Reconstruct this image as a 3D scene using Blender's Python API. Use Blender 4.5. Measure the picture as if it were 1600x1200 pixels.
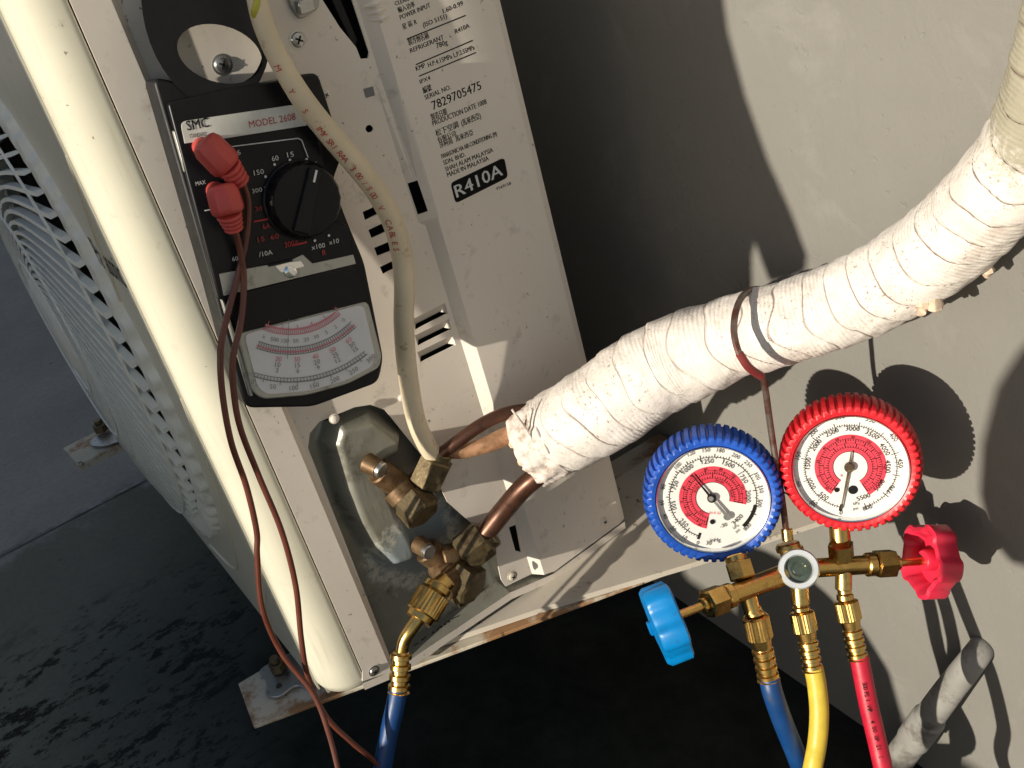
import bpy, bmesh, math, random
from mathutils import Vector, Matrix, noise, geometry
random.seed(7)
S = bpy.context.scene
for o in list(bpy.data.objects): bpy.data.objects.remove(o)
# ------------------------------------------------------------------ camera
FPX = 1684.636
ROT = Matrix(((0.54943774, 0.30693828, -0.77711457),
              (0.80110203, -0.45777259, 0.3855902),
              (-0.23738935, -0.83440587, -0.49740642)))      # columns: right, down, forward
CAM = Vector((0.73447593, -0.14457278, 0.34949448))
cd = bpy.data.cameras.new('camera'); cam = bpy.data.objects.new('camera', cd)
S.collection.objects.link(cam); S.camera = cam
right = ROT.col[0].copy(); down = ROT.col[1].copy(); fwd = ROT.col[2].copy()
cam.matrix_world = Matrix.Translation(CAM) @ Matrix((right, -down, -fwd)).transposed().to_4x4()
cd.sensor_width = 36; cd.lens = 36*FPX/1600; cd.clip_start = .01; cd.clip_end = 200
S.render.resolution_x = 1024; S.render.resolution_y = 768
# ------------------------------------------------------------------ light
SUN = Vector((-.19, 1, -.31)).normalized()                    # direction in which the light travels
elev = math.asin(-SUN.z); az = math.atan2(-SUN.x, -SUN.y)      # compass angle of the sun from +Y
w = bpy.data.worlds.new('World'); S.world = w; w.use_nodes = True
nt = w.node_tree; nt.nodes.clear()
sky = nt.nodes.new('ShaderNodeTexSky'); sky.sky_type = 'NISHITA'; sky.sun_disc = False
sky.sun_elevation = elev; sky.sun_rotation = az
bg = nt.nodes.new('ShaderNodeBackground'); bg.inputs[1].default_value = .098
wo = nt.nodes.new('ShaderNodeOutputWorld')
nt.links.new(sky.outputs[0], bg.inputs[0]); nt.links.new(bg.outputs[0], wo.inputs[0])
ld = bpy.data.lights.new('sun', 'SUN'); ld.energy = 5.0; ld.angle = math.radians(.55); ld.color = (1, .92, .78)
lo = bpy.data.objects.new('sun', ld); S.collection.objects.link(lo)
lo.rotation_euler = SUN.to_track_quat('-Z', 'Y').to_euler(); lo.location = (1, -3, 2)
S.view_settings.view_transform = 'Standard'; S.view_settings.look = 'None'
S.view_settings.exposure = 0.22; S.view_settings.gamma = 1; S.view_settings.use_curve_mapping = False
S.render.engine = 'CYCLES'

# ------------------------------------------------------------------ measuring helpers
def ray(u, v): return right*(u-800) + down*(v-600) + fwd*FPX
def pl(u, v, n, d):
    r = ray(u, v); t = (d - n.dot(CAM))/n.dot(r); return CAM + r*t
AX = Vector((1, 0, 0)); AY = Vector((0, 1, 0)); AZ = Vector((0, 0, 1))
def PX(u, v, x=0.): return pl(u, v, AX, x)
def PY(u, v, y): return pl(u, v, AY, y)
def PZ(u, v, z): return pl(u, v, AZ, z)
def PD(u, v, dep): return CAM + ray(u, v)*(dep/FPX)
WALL_Y = .44; FLOOR_Z = -.63

# ------------------------------------------------------------------ materials
def nodes(name):
    m = bpy.data.materials.new(name); m.use_nodes = True
    t = m.node_tree; b = t.nodes['Principled BSDF']; return m, t, b
def ramp(t, fac, stops):
    r = t.nodes.new('ShaderNodeValToRGB'); t.links.new(fac, r.inputs[0])
    e = r.color_ramp.elements
    while len(e) < len(stops): e.new(.5)
    for x, (p, c) in zip(e, stops): x.position = p; x.color = (*c, 1) if len(c) == 3 else c
    return r.outputs[0]
def coord(t, scale=(1, 1, 1), kind='Object'):
    c = t.nodes.new('ShaderNodeTexCoord'); mp = t.nodes.new('ShaderNodeMapping'); mp.inputs['Scale'].default_value = scale
    t.links.new(c.outputs[kind], mp.inputs[0]); return mp.outputs[0]
def nz(t, vec, scale, detail=4, rough=.55, dist=0):
    n = t.nodes.new('ShaderNodeTexNoise'); n.inputs['Scale'].default_value = scale; n.inputs['Detail'].default_value = detail
    n.inputs['Roughness'].default_value = rough; n.inputs['Distortion'].default_value = dist
    t.links.new(vec, n.inputs['Vector']); return n.outputs['Fac']
def mixc(t, fac, a, b, mode='MIX'):
    m = t.nodes.new('ShaderNodeMix'); m.data_type = 'RGBA'; m.blend_type = mode
    for k, i in ((fac, 0), (a, 6), (b, 7)):
        if hasattr(k, 'links'): t.links.new(k, m.inputs[i])
        elif isinstance(k, (int, float)): m.inputs[i].default_value = k
        else: m.inputs[i].default_value = (*k, 1)
    return m.outputs[2]
def mth(t, op, a, b=0., c=0.):
    m = t.nodes.new('ShaderNodeMath'); m.operation = op
    for i, k in enumerate((a, b, c)):
        if hasattr(k, 'links'): t.links.new(k, m.inputs[i])
        else: m.inputs[i].default_value = k
    return m.outputs[0]
def bump(t, b, h, strength=.3, dist=.002):
    n = t.nodes.new('ShaderNodeBump'); n.inputs['Strength'].default_value = strength; n.inputs['Distance'].default_value = dist
    t.links.new(h, n.inputs['Height']); t.links.new(n.outputs[0], b.inputs['Normal']); return n
def simple(name, col, rough=.5, metal=0., var=.12, scale=60, spec=.5, bmp=0., grime=None, gs=25, gt=(.55, .7)):
    m, t, b = nodes(name); v = coord(t)
    c = ramp(t, nz(t, v, scale), [(.3, tuple(x*(1-var) for x in col)), (.7, tuple(min(1, x*(1+var)) for x in col))])
    if grime:
        c = mixc(t, ramp(t, nz(t, v, gs, 6, .65), [(gt[0], (0, 0, 0)), (gt[1], (1, 1, 1))]), c, grime)
    t.links.new(c, b.inputs['Base Color'])
    r = ramp(t, nz(t, v, scale*.6), [(.3, (rough*.85,)*3), (.7, (min(1, rough*1.15),)*3)]); t.links.new(r, b.inputs['Roughness'])
    b.inputs['Metallic'].default_value = metal; b.inputs['Specular IOR Level'].default_value = spec
    if bmp: bump(t, b, nz(t, v, scale*3), bmp, .001)
    return m
M = {}
def panelmat():
    m, t, b = nodes('beige_panel_enamel'); v = coord(t)
    c = ramp(t, nz(t, v, 11), [(.3, (.72, .65, .57)), (.7, (.77, .695, .615))])
    c = mixc(t, ramp(t, nz(t, v, 45, 7, .7), [(.57, (0, 0, 0)), (.78, (.8,)*3)]), c, (.38, .33, .27))
    c = mixc(t, ramp(t, nz(t, v, 150, 4, .6), [(.67, (0, 0, 0)), (.71, (.8,)*3)]), c, (.16, .12, .09))
    c = mixc(t, ramp(t, nz(t, coord(t, (1, 3, 3)), 24, 8, .8, 2.), [(.66, (0, 0, 0)), (.69, (.7,)*3)]), c, (.24, .17, .11))
    t.links.new(c, b.inputs['Base Color']); b.inputs['Roughness'].default_value = .42; bump(t, b, nz(t, v, 30, 4), .12, .002); return m
m, t, b = nodes('cream_enamel'); v = coord(t)
c = ramp(t, nz(t, v, 14), [(.3, (.62, .59, .47)), (.7, (.66, .63, .51))])
vs_ = coord(t, (1, 1, .07)); c = mixc(t, ramp(t, nz(t, vs_, 150, 5, .6), [(.55, (0, 0, 0)), (.78, (.55,)*3)]), c, (.46, .41, .31))
c = mixc(t, ramp(t, nz(t, v, 45, 6, .7), [(.60, (0, 0, 0)), (.80, (.7,)*3)]), c, (.42, .37, .28))
c = mixc(t, ramp(t, nz(t, v, 180, 3, .6), [(.72, (0, 0, 0)), (.75, (.8,)*3)]), c, (.20, .14, .09))
t.links.new(c, b.inputs['Base Color']); b.inputs['Roughness'].default_value = .30; bump(t, b, nz(t, v, 25, 3), .10, .002)
M['cream'] = m
M['cream2'] = simple('cream_enamel', (.70, .66, .52), .27, var=.035, scale=14, grime=(.40, .35, .25), gs=40, gt=(.62, .80))
M['panel'] = panelmat()
M['guard'] = simple('guard_plastic', (.72, .72, .66), .5, var=.08, scale=20, grime=(.42, .43, .38), gs=30, gt=(.55, .8))
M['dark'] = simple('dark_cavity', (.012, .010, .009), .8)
M['black'] = simple('black_plastic', (.009, .009, .010), .45, var=.2, bmp=.06, scale=120, spec=.25)
M['blackgloss'] = simple('glossy_black_plastic', (.007, .007, .009), .30, var=.2, spec=.22)
M['ink'] = simple('black_ink', (.010, .009, .008), .8, spec=.12)
M['whiteink'] = simple('white_ink', (.62, .62, .60), .6)
M['redink'] = simple('red_ink', (.42, .03, .03), .6)
M['pinkink'] = simple('pink_ink', (.55, .16, .20), .6)
M['greyink'] = simple('grey_ink', (.17, .17, .17), .6)
M['labelwhite'] = simple('label_white', (.60, .60, .55), .5)
M['silver'] = simple('worn_aluminium_strip', (.42, .41, .37), .45, metal=.4, grime=(.2, .19, .17), gs=60)
M['paper'] = simple('scale_card', (.62, .62, .64), .45, var=.03)
M['chrome'] = simple('chrome', (.75, .76, .77), .16, metal=1, var=.05)
M['steel'] = simple('zinc_steel', (.45, .45, .44), .32, metal=.9, grime=(.22, .2, .17), gs=120)
M['steelbright'] = simple('nickel_ring', (.62, .64, .64), .3, metal=.35)
M['brass'] = simple('yellow_brass', (.62, .40, .13), .27, metal=1, var=.15, scale=90, bmp=.08, grime=(.30, .17, .05), gs=90, gt=(.55, .75))
M['brassdull'] = simple('weathered_brass', (.19, .145, .075), .45, metal=.6, var=.3, scale=110, bmp=.25, grime=(.08, .055, .03), gs=110, gt=(.42, .62))
M['brasswarm'] = simple('copper_stained_brass', (.155, .098, .050), .5, metal=.55, var=.3, scale=90, bmp=.2, grime=(.10, .05, .02), gs=110, gt=(.45, .65))
M['copper'] = simple('aged_copper', (.10, .045, .028), .38, metal=.6, var=.3, scale=60, bmp=.1, grime=(.035, .02, .015), gs=60)
M['cooperlight'] = simple('tarnished_copper', (.46, .25, .14), .5, metal=.3, var=.25, scale=60, bmp=.2, grime=(.25, .13, .06), gs=90, gt=(.45, .65))
M['pvcwhite'] = simple('cable_sheath', (.66, .56, .40), .45, var=.08, scale=30, grime=(.34, .20, .10), gs=75, gt=(.60, .72))
M['brown'] = simple('brown_lead_rubber', (.115, .032, .019), .36, var=.2, scale=40)
M['plugred'] = simple('red_plug_rubber', (.50, .065, .055), .5, var=.12, scale=60, bmp=.1)
M['bluerub'] = simple('blue_rubber', (.009, .07, .38), .38, var=.2, scale=60, bmp=.08)
M['redrub'] = simple('red_rubber', (.55, .012, .020), .38, var=.15, scale=60, bmp=.08)
M['knobblue'] = simple('blue_knob_plastic', (.0, .19, .50), .38, var=.12, scale=60, grime=(.02, .08, .18), gs=90, gt=(.60, .75), bmp=.08)
M['knobred'] = simple('red_knob_plastic', (.62, .02, .055), .38, var=.12, scale=60, grime=(.28, .02, .03), gs=90, gt=(.60, .75), bmp=.08)
M['hoseblue'] = simple('blue_hose', (.004, .042, .155), .45, var=.15, scale=90, bmp=.12, grime=(.03, .05, .09), gs=70, gt=(.58, .75))
M['hoseyellow'] = simple('yellow_hose', (.60, .43, .045), .45, var=.12, scale=90, bmp=.14, grime=(.32, .22, .05), gs=70, gt=(.56, .75))
M['hosered'] = simple('red_hose', (.44, .008, .03), .45, var=.12, scale=90, bmp=.14, grime=(.20, .02, .03), gs=70, gt=(.56, .75))
M['dialwhite'] = simple('dial_white', (.68, .67, .63), .5, var=.03)
M['dialred'] = simple('dial_red', (.62, .03, .06), .5, var=.08, scale=200)
M['hookwire'] = simple('rusting_wire', (.20, .16, .14), .4, metal=.6, grime=(.12, .045, .03), gs=60, gt=(.42, .6))
M['rustred'] = simple('red_heat_sleeve', (.17, .022, .02), .4, grime=(.08, .03, .02))
M['wiregreen'] = simple('green_yellow_wire', (.45, .42, .05), .4)
M['wireblue'] = simple('blue_wire', (.10, .14, .45), .4)
M['pvcgrey'] = simple('grey_pvc', (.25, .24, .22), .7, var=.15, scale=30, grime=(.10, .085, .07), gs=50, gt=(.5, .7), bmp=.2)
M['cloth'] = simple('frayed_cloth_tape', (.68, .60, .54), .85, var=.12, scale=70, bmp=.8, grime=(.30, .20, .15), gs=90, gt=(.50, .68))
M['foam'] = simple('aged_foam', (.60, .46, .34), .9, var=.3, scale=120, bmp=.6)
M['sightglass'] = simple('sight_glass_green', (.05, .065, .05), .08, var=.3, scale=90)
M['blocker'] = simple('blocker_grey', (.18, .19, .20), .7)  # plain grey for the added sun blockers
# clear pane
m = bpy.data.materials.new('clear_pane'); m.use_nodes = True; t = m.node_tree; t.nodes.clear()
gl = t.nodes.new('ShaderNodeBsdfGlossy'); gl.inputs['Roughness'].default_value = .06
tr = t.nodes.new('ShaderNodeBsdfTransparent'); mx = t.nodes.new('ShaderNodeMixShader'); fr = t.nodes.new('ShaderNodeFresnel'); fr.inputs[0].default_value = 1.45
ou = t.nodes.new('ShaderNodeOutputMaterial')
t.links.new(fr.outputs[0], mx.inputs[0]); t.links.new(tr.outputs[0], mx.inputs[1]); t.links.new(gl.outputs[0], mx.inputs[2]); t.links.new(mx.outputs[0], ou.inputs[0])
M['pane'] = m
# olive valve plate: bare galvanised steel with a blue-white corrosion bloom
m, t, b = nodes('valve_plate_metal'); v = coord(t)
c = ramp(t, nz(t, v, 18), [(.3, (.25, .245, .205)), (.7, (.33, .325, .275))])
c = mixc(t, ramp(t, nz(t, v, 26, 6, .7), [(.55, (0, 0, 0)), (.68, (1, 1, 1))]), c, (.12, .10, .07))
def blob(t, ctr, rad, vec):
    d = t.nodes.new('ShaderNodeVectorMath'); d.operation = 'DISTANCE'; t.links.new(vec, d.inputs[0]); d.inputs[1].default_value = ctr
    n2 = mth(t, 'MULTIPLY', nz(t, vec, 35, 5, .7), .035)
    return mth(t, 'SMOOTHSTEP' if False else 'LESS_THAN', mth(t, 'ADD', d.outputs['Value'], n2), rad)
def softblob(t, ctr, rad, vec, amp=.035, sc=35):
    d = t.nodes.new('ShaderNodeVectorMath'); d.operation = 'DISTANCE'; t.links.new(vec, d.inputs[0]); d.inputs[1].default_value = ctr
    s = mth(t, 'ADD', d.outputs['Value'], mth(t, 'MULTIPLY', mth(t, 'SUBTRACT', nz(t, vec, sc, 6, .7), .5), amp))
    r = t.nodes.new('ShaderNodeMapRange'); r.interpolation_type = 'SMOOTHSTEP'; t.links.new(s, r.inputs[0])
    r.inputs[1].default_value = rad*.55; r.inputs[2].default_value = rad; r.inputs[3].default_value = 1; r.inputs[4].default_value = 0
    return r.outputs[0]
pc = PX(648, 845, -.018)
bl = softblob(t, pc, .055, v)
c = mixc(t, mth(t, 'MULTIPLY', bl, .85), c, (.30, .36, .39))
edge = mth(t, 'MULTIPLY', mth(t, 'MULTIPLY', bl, mth(t, 'SUBTRACT', 1, bl)), 6.5)
edge = mth(t, 'MULTIPLY', edge, ramp(t, nz(t, v, 100, 6, .8), [(.45, (0, 0, 0)), (.6, (1, 1, 1))])); c = mixc(t, edge, c, (.60, .60, .52))
t.links.new(c, b.inputs['Base Color']); b.inputs['Roughness'].default_value = .40; b.inputs['Metallic'].default_value = .35
bump(t, b, mth(t, 'ADD', nz(t, v, 90, 6, .7), nz(t, coord(t, (1, 1, .2)), 240, 3, .6)), .28, .001)
M['valveplate'] = m
# rendered wall
m, t, b = nodes('painted_render'); v = coord(t)
c = ramp(t, nz(t, v, 3.5, 6, .6), [(.25, (.178, .169, .150)), (.75, (.213, .203, .184))])
c = mixc(t, ramp(t, nz(t, v, 9, 8, .7, .6), [(.56, (0, 0, 0)), (.75, (.55,)*3)]), c, (.28, .27, .25))
c = mixc(t, ramp(t, nz(t, v, 22, 6, .7), [(.66, (0, 0, 0)), (.74, (.5,)*3)]), c, (.20, .17, .14))
t.links.new(c, b.inputs['Base Color']); b.inputs['Roughness'].default_value = .75
mpw = t.nodes.new('ShaderNodeMapping'); mpw.inputs['Scale'].default_value = (1, 1, .45); mpw.inputs['Rotation'].default_value = (0, .7, 0); t.links.new(v, mpw.inputs[0])
trw = nz(t, mpw.outputs[0], 26, 6, .65, 1.2); pit = ramp(t, nz(t, v, 75, 3, .6), [(.30, (0, 0, 0)), (.36, (1, 1, 1))])
h = mth(t, 'ADD', mth(t, 'ADD', nz(t, v, 6, 3), mth(t, 'MULTIPLY', trw, .28)), mth(t, 'ADD', mth(t, 'MULTIPLY', nz(t, v, 220, 5, .7), .10), mth(t, 'MULTIPLY', pit, .10))); bump(t, b, h, .62, .006)
M['wall'] = m
# floor: grey screed with a long joint, mould and painted-in shade with a black wet stain round the unit
m, t, b = nodes('stained_screed'); v = coord(t)
sep = t.nodes.new('ShaderNodeSeparateXYZ'); t.links.new(v, sep.inputs[0])
c = ramp(t, nz(t, v, 4, 6, .6), [(.3, (.30, .30, .285)), (.7, (.38, .38, .36))])
wob = mth(t, 'MULTIPLY', mth(t, 'SUBTRACT', nz(t, v, 3.5, 7, .65), .5), .55)
d1 = mth(t, 'ADD', sep.outputs[0], wob)
c = mixc(t, ramp(t, mth(t, 'ADD', d1, 1.5), [(.36, (0, 0, 0)), (.42, (1, 1, 1))]), c, (.17, .18, .155))
mp = t.nodes.new('ShaderNodeMapping'); mp.inputs['Scale'].default_value = (1, .5, 1); t.links.new(v, mp.inputs[0])
spk = ramp(t, nz(t, mp.outputs[0], 34, 10, .8), [(.53, (0, 0, 0)), (.57, (1, 1, 1))])
grit = ramp(t, nz(t, v, 90, 8, .8), [(.35, (.80,)*3), (.65, (1, 1, 1))]); c = mixc(t, 1.0, c, grit, 'MULTIPLY')
pits = ramp(t, nz(t, v, 55, 2, .5), [(.74, (0, 0, 0)), (.78, (.8,)*3)]); c = mixc(t, pits, c, (.05, .05, .045))
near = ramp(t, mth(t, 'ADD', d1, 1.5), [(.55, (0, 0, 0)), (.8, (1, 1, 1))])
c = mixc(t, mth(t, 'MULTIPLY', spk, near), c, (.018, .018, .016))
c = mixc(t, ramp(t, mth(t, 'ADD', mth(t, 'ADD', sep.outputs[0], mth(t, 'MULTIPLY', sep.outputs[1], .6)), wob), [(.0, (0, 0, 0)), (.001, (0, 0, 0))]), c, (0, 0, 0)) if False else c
stain_shade = ramp(t, mth(t, 'ADD', mth(t, 'ADD', mth(t, 'MULTIPLY', sep.outputs[0], .9), mth(t, 'MULTIPLY', sep.outputs[1], 1.6)), mth(t, 'ADD', wob, 1.35)), [(.22, (0, 0, 0)), (.95, (1, 1, 1))])
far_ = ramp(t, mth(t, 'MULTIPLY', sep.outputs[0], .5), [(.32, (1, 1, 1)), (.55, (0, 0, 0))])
c = mixc(t, mth(t, 'MULTIPLY', stain_shade, far_), c, ramp(t, nz(t, v, 12, 8, .75), [(.35, (.010, .012, .009)), (.65, (.030, .034, .026))]))
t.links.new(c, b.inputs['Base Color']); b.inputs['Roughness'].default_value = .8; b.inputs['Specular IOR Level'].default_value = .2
bump(t, b, nz(t, v, 40, 8, .7), .3, .004)
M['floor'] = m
# rust-edged painted bracket
m, t, b = nodes('rusting_cream_paint'); v = coord(t)
c = ramp(t, nz(t, v, 15), [(.3, (.47, .42, .33)), (.7, (.58, .53, .43))])
c = mixc(t, ramp(t, nz(t, v, 17, 8, .7), [(.46, (0, 0, 0)), (.56, (1, 1, 1))]), c, (.29, .155, .07))
c = mixc(t, ramp(t, nz(t, v, 38, 8, .75), [(.60, (0, 0, 0)), (.64, (1, 1, 1))]), c, (.06, .025, .012))
t.links.new(c, b.inputs['Base Color']); b.inputs['Roughness'].default_value = .6; bump(t, b, nz(t, v, 80, 5), .3, .001)
M['bracket'] = m
m, t, b = nodes('spotted_cream_paint'); v = coord(t)
c = ramp(t, nz(t, v, 15), [(.3, (.48, .43, .36)), (.7, (.55, .50, .42))])
c = mixc(t, ramp(t, nz(t, v, 70, 6, .75), [(.62, (0, 0, 0)), (.66, (1, 1, 1))]), c, (.12, .07, .04))
c = mixc(t, ramp(t, nz(t, v, 14, 6, .75), [(.63, (0, 0, 0)), (.70, (.8,)*3)]), c, (.16, .10, .06))
t.links.new(c, b.inputs['Base Color']); b.inputs['Roughness'].default_value = .55
M['bracketside'] = m
# pipe wrap: white vinyl tape, dirty flecks, grey paint overspray at the far end (uv.x = metres along)
m, t, b = nodes('white_pipe_wrap'); v = coord(t)
uv = t.nodes.new('ShaderNodeUVMap'); su = t.nodes.new('ShaderNodeSeparateXYZ'); t.links.new(uv.outputs[0], su.inputs[0])
c = ramp(t, nz(t, v, 40), [(.3, (.66, .595, .535)), (.7, (.76, .71, .65))])
c = mixc(t, ramp(t, nz(t, v, 28, 7, .75), [(.52, (0, 0, 0)), (.72, (.75,)*3)]), c, (.47, .38, .32))
fl = ramp(t, nz(t, v, 330, 4, .8), [(.58, (0, 0, 0)), (.64, (1, 1, 1))])
c = mixc(t, mth(t, 'MULTIPLY', fl, ramp(t, nz(t, v, 22), [(.42, (.1,)*3), (.60, (1, 1, 1))])), c, (.20, .12, .10))
g = mth(t, 'ADD', su.outputs[0], mth(t, 'MULTIPLY', mth(t, 'SUBTRACT', nz(t, v, 45, 8, .8, 1.), .5), .12))
c = mixc(t, ramp(t, g, [(.455, (0, 0, 0)), (.475, (1, 1, 1))]), c, (.34, .31, .23))
u2 = t.nodes.new('ShaderNodeUVMap'); u2.uv_map = 'seam'; s2 = t.nodes.new('ShaderNodeSeparateXYZ'); t.links.new(u2.outputs[0], s2.inputs[0])
frq = mth(t, 'FRACT', s2.outputs[0]); sm_ = ramp(t, frq, [(.0, (1, 1, 1)), (.022, (.9,)*3), (.05, (0, 0, 0))]); lap = ramp(t, frq, [(.0, (0, 0, 0)), (.035, (0, 0, 0)), (.06, (1, 1, 1)), (.98, (.55,)*3), (1., (0, 0, 0))])
c = mixc(t, mth(t, 'MULTIPLY', sm_, ramp(t, nz(t, v, 16, 3), [(.42, (.0,)*3), (.58, (.95,)*3)])), c, (.16, .09, .07))
t.links.new(c, b.inputs['Base Color']); b.inputs['Roughness'].default_value = .62
ribs = t.nodes.new('ShaderNodeTexWave'); ribs.inputs['Scale'].default_value = 1; ribs.wave_type = 'BANDS'
mp = t.nodes.new('ShaderNodeMapping'); mp.inputs['Scale'].default_value = (95, 6.0, 1); t.links.new(uv.outputs[0], mp.inputs[0]); t.links.new(mp.outputs[0], ribs.inputs[0])
h = mth(t, 'ADD', mth(t, 'MULTIPLY', mth(t, 'MULTIPLY', ribs.outputs['Fac'], ramp(t, nz(t, v, 14, 2), [(.40, (0, 0, 0)), (.60, (1, 1, 1))])), .32), nz(t, v, 110, 6, .7)); h = mth(t, 'ADD', h, mth(t, 'MULTIPLY', lap, 1.5)); bump(t, b, h, .6, .0017)
M['wrap'] = m

# ------------------------------------------------------------------ mesh helpers
class MB:
    def __init__(s): s.v = []; s.f = []; s.m = []; s.uv = None
    def add(s, vs, fs, mi=0):
        o = len(s.v); s.v += [Vector(p) for p in vs]; s.f += [tuple(i+o for i in f) for f in fs]; s.m += [mi]*len(fs); return s
    def mesh(s, name, mats):
        me = bpy.data.meshes.new(name); me.from_pydata([tuple(p) for p in s.v], [], s.f)
        for k in mats: me.materials.append(M[k])
        for p, i in zip(me.polygons, s.m): p.material_index = i
        bm = bmesh.new(); bm.from_mesh(me); bmesh.ops.recalc_face_normals(bm, faces=bm.faces) if not getattr(s, 'keep', False) else None
        bm.to_mesh(me); bm.free(); me.update(); return me
def kid(name, mb, mats, parent=None, smooth=True, bevel=0, ang=35, weighted=False, label=None):
    mats = [mats] if isinstance(mats, str) else mats
    me = mb.mesh(name, mats); o = bpy.data.objects.new(name, me); S.collection.objects.link(o)
    if parent is not None:
        o.parent = parent; o.matrix_parent_inverse = Matrix.Translation(-parent_base(parent))
    if smooth:
        me.shade_smooth()
        try: me.set_sharp_from_angle(angle=math.radians(ang))
        except Exception: pass
    if bevel:
        b = o.modifiers.new('bevel', 'BEVEL'); b.width = bevel; b.segments = 2; b.limit_method = 'ANGLE'; b.angle_limit = math.radians(40)
    if label: o['label'] = label
    return o
def parent_base(p):
    return Vector(p.get('base', (0, 0, 0)))
def thing(name, label, cat, loc=(0, 0, 0), group=None):
    o = bpy.data.objects.new(name, None); S.collection.objects.link(o); o.location = loc; o.empty_display_size = .02
    o['label'] = label; o['category'] = cat; o['base'] = tuple(loc)
    if group: o['group'] = group
    return o
def tag(o, label, cat, group=None):
    o['label'] = label; o['category'] = cat
    if group: o['group'] = group
    return o
def frame(axis, hint=None):
    a = Vector(axis).normalized(); h = Vector(hint) if hint is not None else (AZ if abs(a.z) < .9 else AX)
    x = (h - a*h.dot(a)).normalized(); y = a.cross(x); return x, y, a
def lathe(p0, axis, prof, seg=24, hint=None, rad=None, caps=True):
    """prof: (distance along axis, radius); rad(theta, k) scales the radius"""
    x, y, a = frame(axis, hint); mb = MB(); vs = []; fs = []
    for k, (t_, r) in enumerate(prof):
        for i in range(seg):
            th = 2*math.pi*i/seg; rr = r*(rad(th, k) if rad else 1)
            vs.append(Vector(p0) + a*t_ + (x*math.cos(th) + y*math.sin(th))*rr)
    for k in range(len(prof)-1):
        for i in range(seg):
            j = (i+1) % seg; fs.append((k*seg+i, k*seg+j, (k+1)*seg+j, (k+1)*seg+i))
    if caps:
        fs.append(tuple(range(seg))[::-1]); fs.append(tuple((len(prof)-1)*seg+i for i in range(seg)))
    return mb.add(vs, fs)
def cyl(p0, p1, r, r2=None, seg=20, ch=.12):
    p0 = Vector(p0); p1 = Vector(p1); L = (p1-p0).length; r2 = r if r2 is None else r2; c = min(r, r2)*ch
    return lathe(p0, p1-p0, [(0, r-c), (c, r), (L-c, r2), (L, r2-c)], seg)
def hexa(p0, p1, r, hint=None, ch=.10):
    p0 = Vector(p0); p1 = Vector(p1); L = (p1-p0).length; c = r*ch
    return lathe(p0, p1-p0, [(0, r-c*1.6), (c, r), (L-c, r), (L, r-c*1.6)], 6, hint)
def join(*mbs):
    o = MB()
    for k in mbs:
        if isinstance(k, tuple): k, mi = k
        else: mi = None
        n = len(o.v); o.v += k.v; o.f += [tuple(i+n for i in f) for f in k.f]; o.m += ([mi]*len(k.f) if mi is not None else k.m)
    return o
def spline(pts, per=8):
    P = [Vector(p) for p in pts]; P = [P[0]*2-P[1]] + P + [P[-1]*2-P[-2]]; out = []
    for i in range(1, len(P)-2):
        a, b_, c_, d = P[i-1:i+3]
        for k in range(per):
            u = k/per; out.append(.5*((2*b_) + (c_-a)*u + (2*a-5*b_+4*c_-d)*u*u + (3*b_-a-3*c_+d)*u**3))
    out.append(P[-2]); return out
def lerpl(vals, n):
    o = []
    for i in range(n):
        x = i/(n-1)*(len(vals)-1); k = min(int(x), len(vals)-2); o.append(vals[k]+(vals[k+1]-vals[k])*(x-k))
    return o
def tube(pts, r, seg=12, per=8, rf=None, flat=1., hint=None, smooth=True):
    C_ = spline(pts, per) if smooth else [Vector(p) for p in pts]
    R = lerpl(r, len(C_)) if isinstance(r, (list, tuple)) else [r]*len(C_)
    T = [(C_[min(i+1, len(C_)-1)]-C_[max(i-1, 0)]).normalized() for i in range(len(C_))]
    x, y, _ = frame(T[0], hint); vs = []; fs = []; s = 0; mb = MB(); mb.len = []
    for i, (c_, t_) in enumerate(zip(C_, T)):
        x = (x - t_*x.dot(t_)).normalized(); y = t_.cross(x)
        if i: s += (c_-C_[i-1]).length
        mb.len.append(s)
        for k in range(seg):
            th = 2*math.pi*k/seg; rr = R[i] + (rf(s, th) if rf else 0)
            vs.append(c_ + x*math.cos(th)*rr + y*math.sin(th)*rr*flat)
    for i in range(len(C_)-1):
        for k in range(seg):
            j = (k+1) % seg; fs.append((i*seg+k, i*seg+j, (i+1)*seg+j, (i+1)*seg+k))
    fs.append(tuple(range(seg))[::-1]); fs.append(tuple((len(C_)-1)*seg+k for k in range(seg)))
    mb.C = C_; mb.T = T; return mb.add(vs, fs)
def prism(pts, off):
    """pts: 3D outline (front face), off: vector to the back face"""
    n = len(pts); vs = [Vector(p) for p in pts] + [Vector(p)+Vector(off) for p in pts]
    tri = geometry.tessellate_polygon([[Vector(p) for p in pts]])
    fs = [tuple(f) for f in tri] + [tuple(i+n for i in reversed(f)) for f in tri] if False else [tuple(range(n)), tuple(range(2*n-1, n-1, -1))]
    fs += [(i, i+n, (i+1) % n+n, (i+1) % n) for i in range(n)]
    return MB().add(vs, fs)
def box(lo, hi):
    (a, b_, c_), (d, e, f) = lo, hi
    vs = [(a, b_, c_), (d, b_, c_), (d, e, c_), (a, e, c_), (a, b_, f), (d, b_, f), (d, e, f), (a, e, f)]
    return MB().add(vs, [(0, 3, 2, 1), (4, 5, 6, 7), (0, 1, 5, 4), (1, 2, 6, 5), (2, 3, 7, 6), (3, 0, 4, 7)])
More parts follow.
